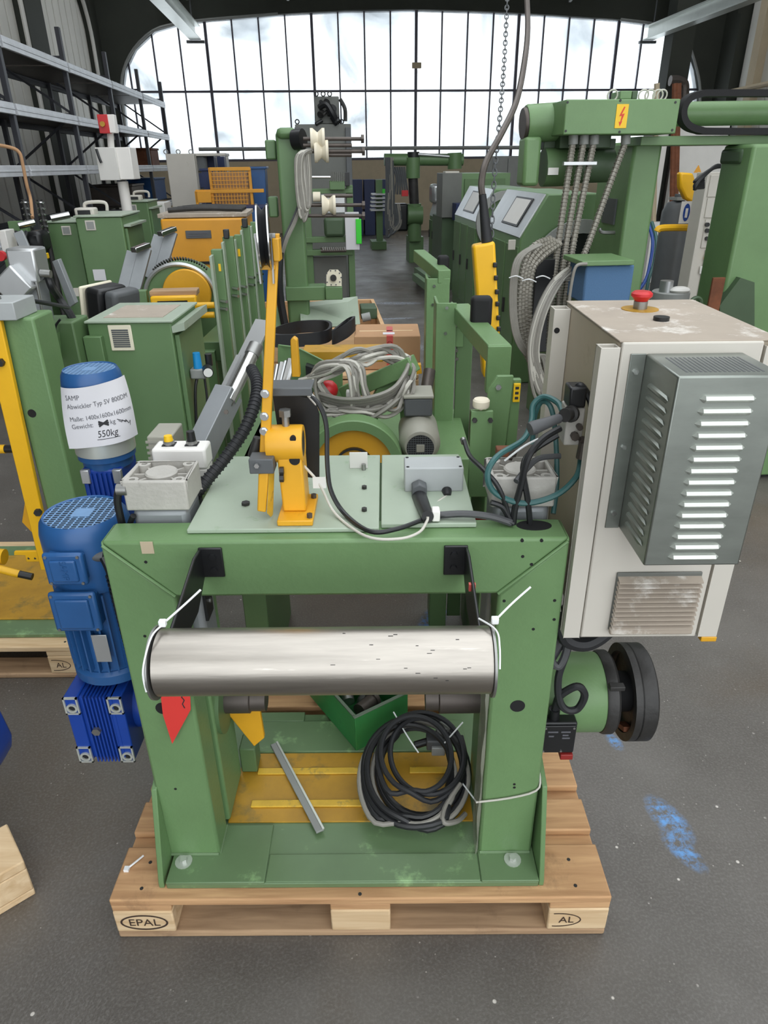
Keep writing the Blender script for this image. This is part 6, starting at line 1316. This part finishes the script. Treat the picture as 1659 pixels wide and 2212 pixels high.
# ---- yellow mesh cage and blue bins
YC = HT('mesh_cage', 'yellow steel mesh cage box with cardboard inside behind the orange housing', 'cage', 500, 9.3)
ca_, cb_ = hz_(455, 365, 9.3), hz_(538, 458, 9.3)
for x in (452, 538): hbox(YC, 'cage_post', 'orange', x-3, x+3, 362, None, 9.28, .06)
for y in (364, 412, 448): hbox(YC, 'cage_rail', 'orange', 422 if y > 400 else 452, 570 if y > 400 else 540, y-3, y+5 if y < 440 else y+3, 9.26, .05)
for k in range(12): hbox(YC, 'mesh_wire', 'orange', 458+k*6.6, 459.4+k*6.6, 366, 446, 9.27, .01, 0)
for k in range(9): hbox(YC, 'mesh_wire', 'orange', 455, 537, 372+k*8.5, 373.4+k*8.5, 9.265, .01, 0)
hbox(YC, 'board_stack', 'cardboard', 456, 536, 372, 446, 9.5, .5); hbox(YC, 'cage_plate', 'orange', 422, 456, 413, 438, 9.25, .02); hbox(YC, 'cage_post', 'orange', 420, 426, 413, None, 9.25, .06)
for k, (a, b, t, y, lab) in enumerate(((540, 572, 360, 9.8, 'blue plastic bin standing beyond the yellow mesh cage'), (434, 452, 364, 9.9, 'dark blue bin wedged between locker and yellow cage'))):
    p = hz_(a, t, y); p2 = hz_(b, t, y); tt = thing('storage_bin', lab, 'bin', ((p.x+p2.x)/2, y, 0), HALL); MB().prism([(p.x+.06, 0), (p2.x-.06, 0), (p2.x, p.z), (p.x, p.z)], 'y', y, y+.5).build('bin_body', 'blue' if k == 0 else 'navy', tt, .01); MB().box(p.x-.02, p2.x+.02, y-.02, y+.52, p.z-.03, p.z).build('bin_rim', 'blue' if k == 0 else 'navy', tt, .005)
for i, (x, lab) in enumerate(((470, 'blue crate lying under the yellow cage rail'), (545, 'blue crate right of the other one under the cage'))): 
    p = hz_(x, 450, 8.6); tt = thing('blue_crate', lab, 'crate', (p.x, 8.6, 0), HALL); MB().box(p.x-.18, p.x+.18, 8.5, 8.9, .02, p.z).build('crate_body', 'blue', tt, .01); MB().box(p.x-.2, p.x+.2, 8.48, 8.92, p.z, p.z+.03).build('crate_rim', 'navy', tt, .005)
# ---- orange housing
OH = HT('orange_housing', 'orange yellow machine housing with grey name plate', 'machine', 440, 4.7)
hbox(OH, 'housing', 'orange', 345, 528, 472, None, 4.7, .7, .015); a = hz_(345, 472, 4.7); b = hz_(528, 472, 4.7)
pn = hbox(OH, 'name_plate', 'grey_dark', 401, 456, 498, 515, 4.688, .012, .002); hbox(pn, 'plate_print', 'ink_grey', 406, 450, 502, 505, 4.685, .003, 0); hbox(pn, 'plate_print', 'ink_grey', 406, 440, 508, 510, 4.685, .003, 0)
hbox(OH, 'dark_slot', 'black', 415, 460, 565, 571, 4.69, .02, 0)
MB().box(a.x-.02, b.x+.02, 4.72, 5.3, a.z, a.z+.03).build('top_plate', 'grey_dusty', OH, .004)
for k in range(4): tube(OH, 'pipe_run', 'iron', [V((a.x+.05+k*.02, 4.8+k*.1, a.z+.05)), V((a.x+.3, 4.8+k*.1, a.z+.06)), V((b.x-.02, 4.8+k*.11, a.z+.05))], .018)
# ---- drum guard with yellow flange, green upright plates
DG = HT('drum_machine', 'green drum guard with yellow flange and yellow push rods', 'machine', 400, 3.0)
q = hz_(388, 645, 3.05); r = .17
arc = [(q.x+r*1.15*math.cos(a), q.z+r*1.05*math.sin(a)) for a in [math.pi*i/24 for i in range(25)]]+[(q.x-r*1.15, q.z-.3), (q.x+r*1.15, q.z-.3)]
MB().prism(arc, 'y', 3.1, 3.35).build('drum_guard', 'green_far', DG)
MB().tube([V((x, 3.09, z)) for x, z in arc[:25]], .012, 8, 0).build('guard_rim', 'alu', DG)
for i in range(22): a = math.pi*(.25+.5*i/21); MB().cyl(V((q.x+r*1.2*math.cos(a), 3.2, q.z+r*1.12*math.sin(a))), V((q.x+r*1.25*math.cos(a), 3.18, q.z+r*1.2*math.sin(a))), .006, n=6).build('chain_link', 'iron', DG)
MB().lathe([(.001, 0), (.13, 0), (.135, .01), (.135, .03), (.001, .03)], (q.x+.04, 3.06, q.z+.02), (0, 1, 0), 36).build('flange', 'yellow', DG)
hbox(DG, 'yellow_slide', 'yellow_bright', 325, 425, 640, 672, 2.75, .12, .01); hbox(DG, 'slide_slot', 'black', 340, 405, 650, 656, 2.745, .006, 0); hbox(DG, 'slide_top', 'wood_grey', 322, 425, 628, 640, 2.78, .1)
for y in (660, 681): cyl(DG, 'push_rod', 'yellow_bright', hz_(425, y, 2.72), hz_(463, y-1, 2.72), .016)
hbox(DG, 'end_plate', 'green_far', 280, 322, 628, 720, 2.8, .05); hbox(DG, 'drum_base', 'green_dull', 300, 412, 720, None, 2.85, .6)
box_l = HT('plate_row_bed', 'row of green upright plates with clips and pins on a long green bed', 'machine', 480, 3.0)
for i, (x0, x1, t, y) in enumerate(((455, 478, 540, 2.5), (480, 503, 512, 2.8), (505, 520, 508, 3.1), (520, 538, 488, 3.4), (540, 556, 480, 3.65))):
    a, b = hz_(x0, t, y), hz_(x1, t, y); p = MB().box(a.x, b.x, y, y+.05, 0, a.z).build('upright_plate', 'green_far', box_l, .003)
    MB().box(a.x, a.x+.012, y-.08, y, .0, a.z-.02).build('edge_flange', 'green_deck', p, .002)
    if i in (0, 2): hbox(p, 'yellow_mark', 'sign_yellow', x1-6, x1-1, t+30, t+46, y-.004, .004, 0)
    if i in (1, 3): hbox(p, 'clip', 'black', x0+2, x0+14, t-16, t+4, y-.02, .04)
    for k in range(2): cyl(p, 'pin', 'steel_clean', hz_(x1, t+110+k*16, y), hz_(x1+12, t+112+k*16, y-.03), .008)
MB().bar(hz_(455, 760, 2.55), hz_(530, 680, 3.6), .12, .1).build('bed_beam', 'green_dull', box_l, .004)
for p, y in (((450, 760), 2.5), ((475, 740), 2.9)): a = hz_(*p, y); MB().box(a.x-.04, a.x+.03, y, y+.06, 0, a.z).build('bed_leg', 'green_far', box_l, .003)
# ---- two grey slanted arms behind the black housing
for i, (p0, p1, y, lab) in enumerate((((262, 645), (288, 545), 3.55, 'pair of grey flat lever arms slanting up behind the black housing'), ((318, 600), (345, 510), 3.9, 'grey lever arms rising behind the first pair, white sheet beside'))):
    t = HT('lever_arm', lab, 'lever', p0[0], y)
    for d in (0, 24):
        a, b = hz_(p0[0]+d, p0[1], y), hz_(p1[0]+d*1.1, p1[1]-d*.4, y+.1); MB().bar(a, b, .03, .075, (1, 0, 0)).build('arm_plate', 'alu_bar', t, .003)
    a = hz_(p1[0], p1[1]-4, y); b = hz_(p1[0]+32, p1[1]-16, y+.1); MB().bar(a, b, .05, .03).build('cross_bar', 'steel_clean', t, .004)
    a = hz_(*p0, y); MB().box(a.x-.06, a.x+.14, y, y+.1, 0, a.z+.02).build('arm_base', 'green_dull', t, .004)
    if i: hbox(t, 'white_sheet', 'paper', 338, 372, 530, 590, y+.15, .004, 0)
# ---- far-left clutter: green stand with springs, levers and a red knob
FL = HT('spring_stand', 'green stand with coil springs, chrome bars and a red knob by the rack', 'machine', 60, 4.4)
for x in (60, 93): 
    a = hz_(x, 470, 4.6); cyl(FL, 'spring_post', 'iron', (a.x, 4.6, .5), (a.x, 4.6, a.z+.12), .02)
    for k in range(6): MB().lathe([(.018, -.01), (.032, 0), (.018, .01)], (a.x, 4.6, a.z+.1-k*.04), (0, 0, 1), 12).build('spring_coil', 'steel_clean', FL)
for a, b in (((40, 488), (75, 480)), ((110, 472), (150, 464)), ((35, 540), (60, 524))): cyl(FL, 'chrome_bar', 'steel_clean', hz_(*a, 4.3), hz_(*b, 4.35), .022)
hbox(FL, 'stand_plate', 'green_far', 20, 60, 478, 520, 4.5, .06); hbox(FL, 'stand_body', 'green_dull', 5, 66, 545, None, 4.5, .5); hbox(FL, 'dark_motor', 'black', 55, 90, 500, 545, 4.4, .2, .03)
MB().bar(hz_(72, 575, 3.9), hz_(40, 502, 4.0), .03, .06, (1, 0, 0)).build('grey_lever', 'alu_bar', FL, .003); hbox(FL, 'white_block', 'white', 0, 16, 498, 545, 3.9, .15); q = hz_(5, 552, 3.8); cyl(FL, 'red_knob', 'red', q, q-V((0, .04, 0)), .03); hbox(FL, 'yellow_cap', 'sign_yellow', 85, 100, 548, 560, 4.2, .06)
for k in range(5): rr = random.Random(k+33); tube(FL, 'dark_hose', 'rubber', [hz_(10+k*12, 500, 4.3), hz_(30+rr.uniform(-10, 30), 530, 4.25), hz_(50+rr.uniform(-20, 20), 560, 4.2), hz_(70, 580, 4.2)], .014)
# rack goods in the dark
for k, (y, z, w, h, m, lab) in enumerate(((9.7, .0, .9, .7, 'grey_dark', 'dark grey crate low under the rack'), (12.0, .0, 1.0, .8, 'iron', 'dark metal box on the floor under the rack'), (14.4, .0, 1.2, .75, 'navy', 'dark blue box under the rack by the second upright'), (16.7, 1.74, .8, .3, 'rust', 'rusty carton on the middle rack shelf'), (16.8, 1.03, 1.2, .42, 'blue', 'blue bin on the lower rack beams near the window'), (14.6, 1.02, 1.0, .35, 'iron_brown', 'brown scrap box on the lower rack beams'))):
    tt = thing('stored_box', lab, 'box', (-4, y, z), HALL); MB().box(-4.4, -3.6, y-w/2, y+w/2, z, z+h).build('box_body', m, tt, .01); MB().box(-4.42, -3.58, y-w/2-.02, y+w/2+.02, z+h, z+h+.04).build('box_lid', m, tt, .008)
# hemp rope and pole on the rack post
solo(MB().tube([ha(-30, 310, y=5.6), ha(20, 318, y=5.6), ha(42, 330, y=5.6), ha(50, 360, y=5.6), ha(58, 400, y=5.6), ha(66, 430, y=5.6), ha(70, 470, y=5.4)], .014, 8), 'hemp_rope', 'cardboard', 'frayed hemp rope hanging off the rack upright', 'rope', ha(60, 430, y=5.6), HALL)
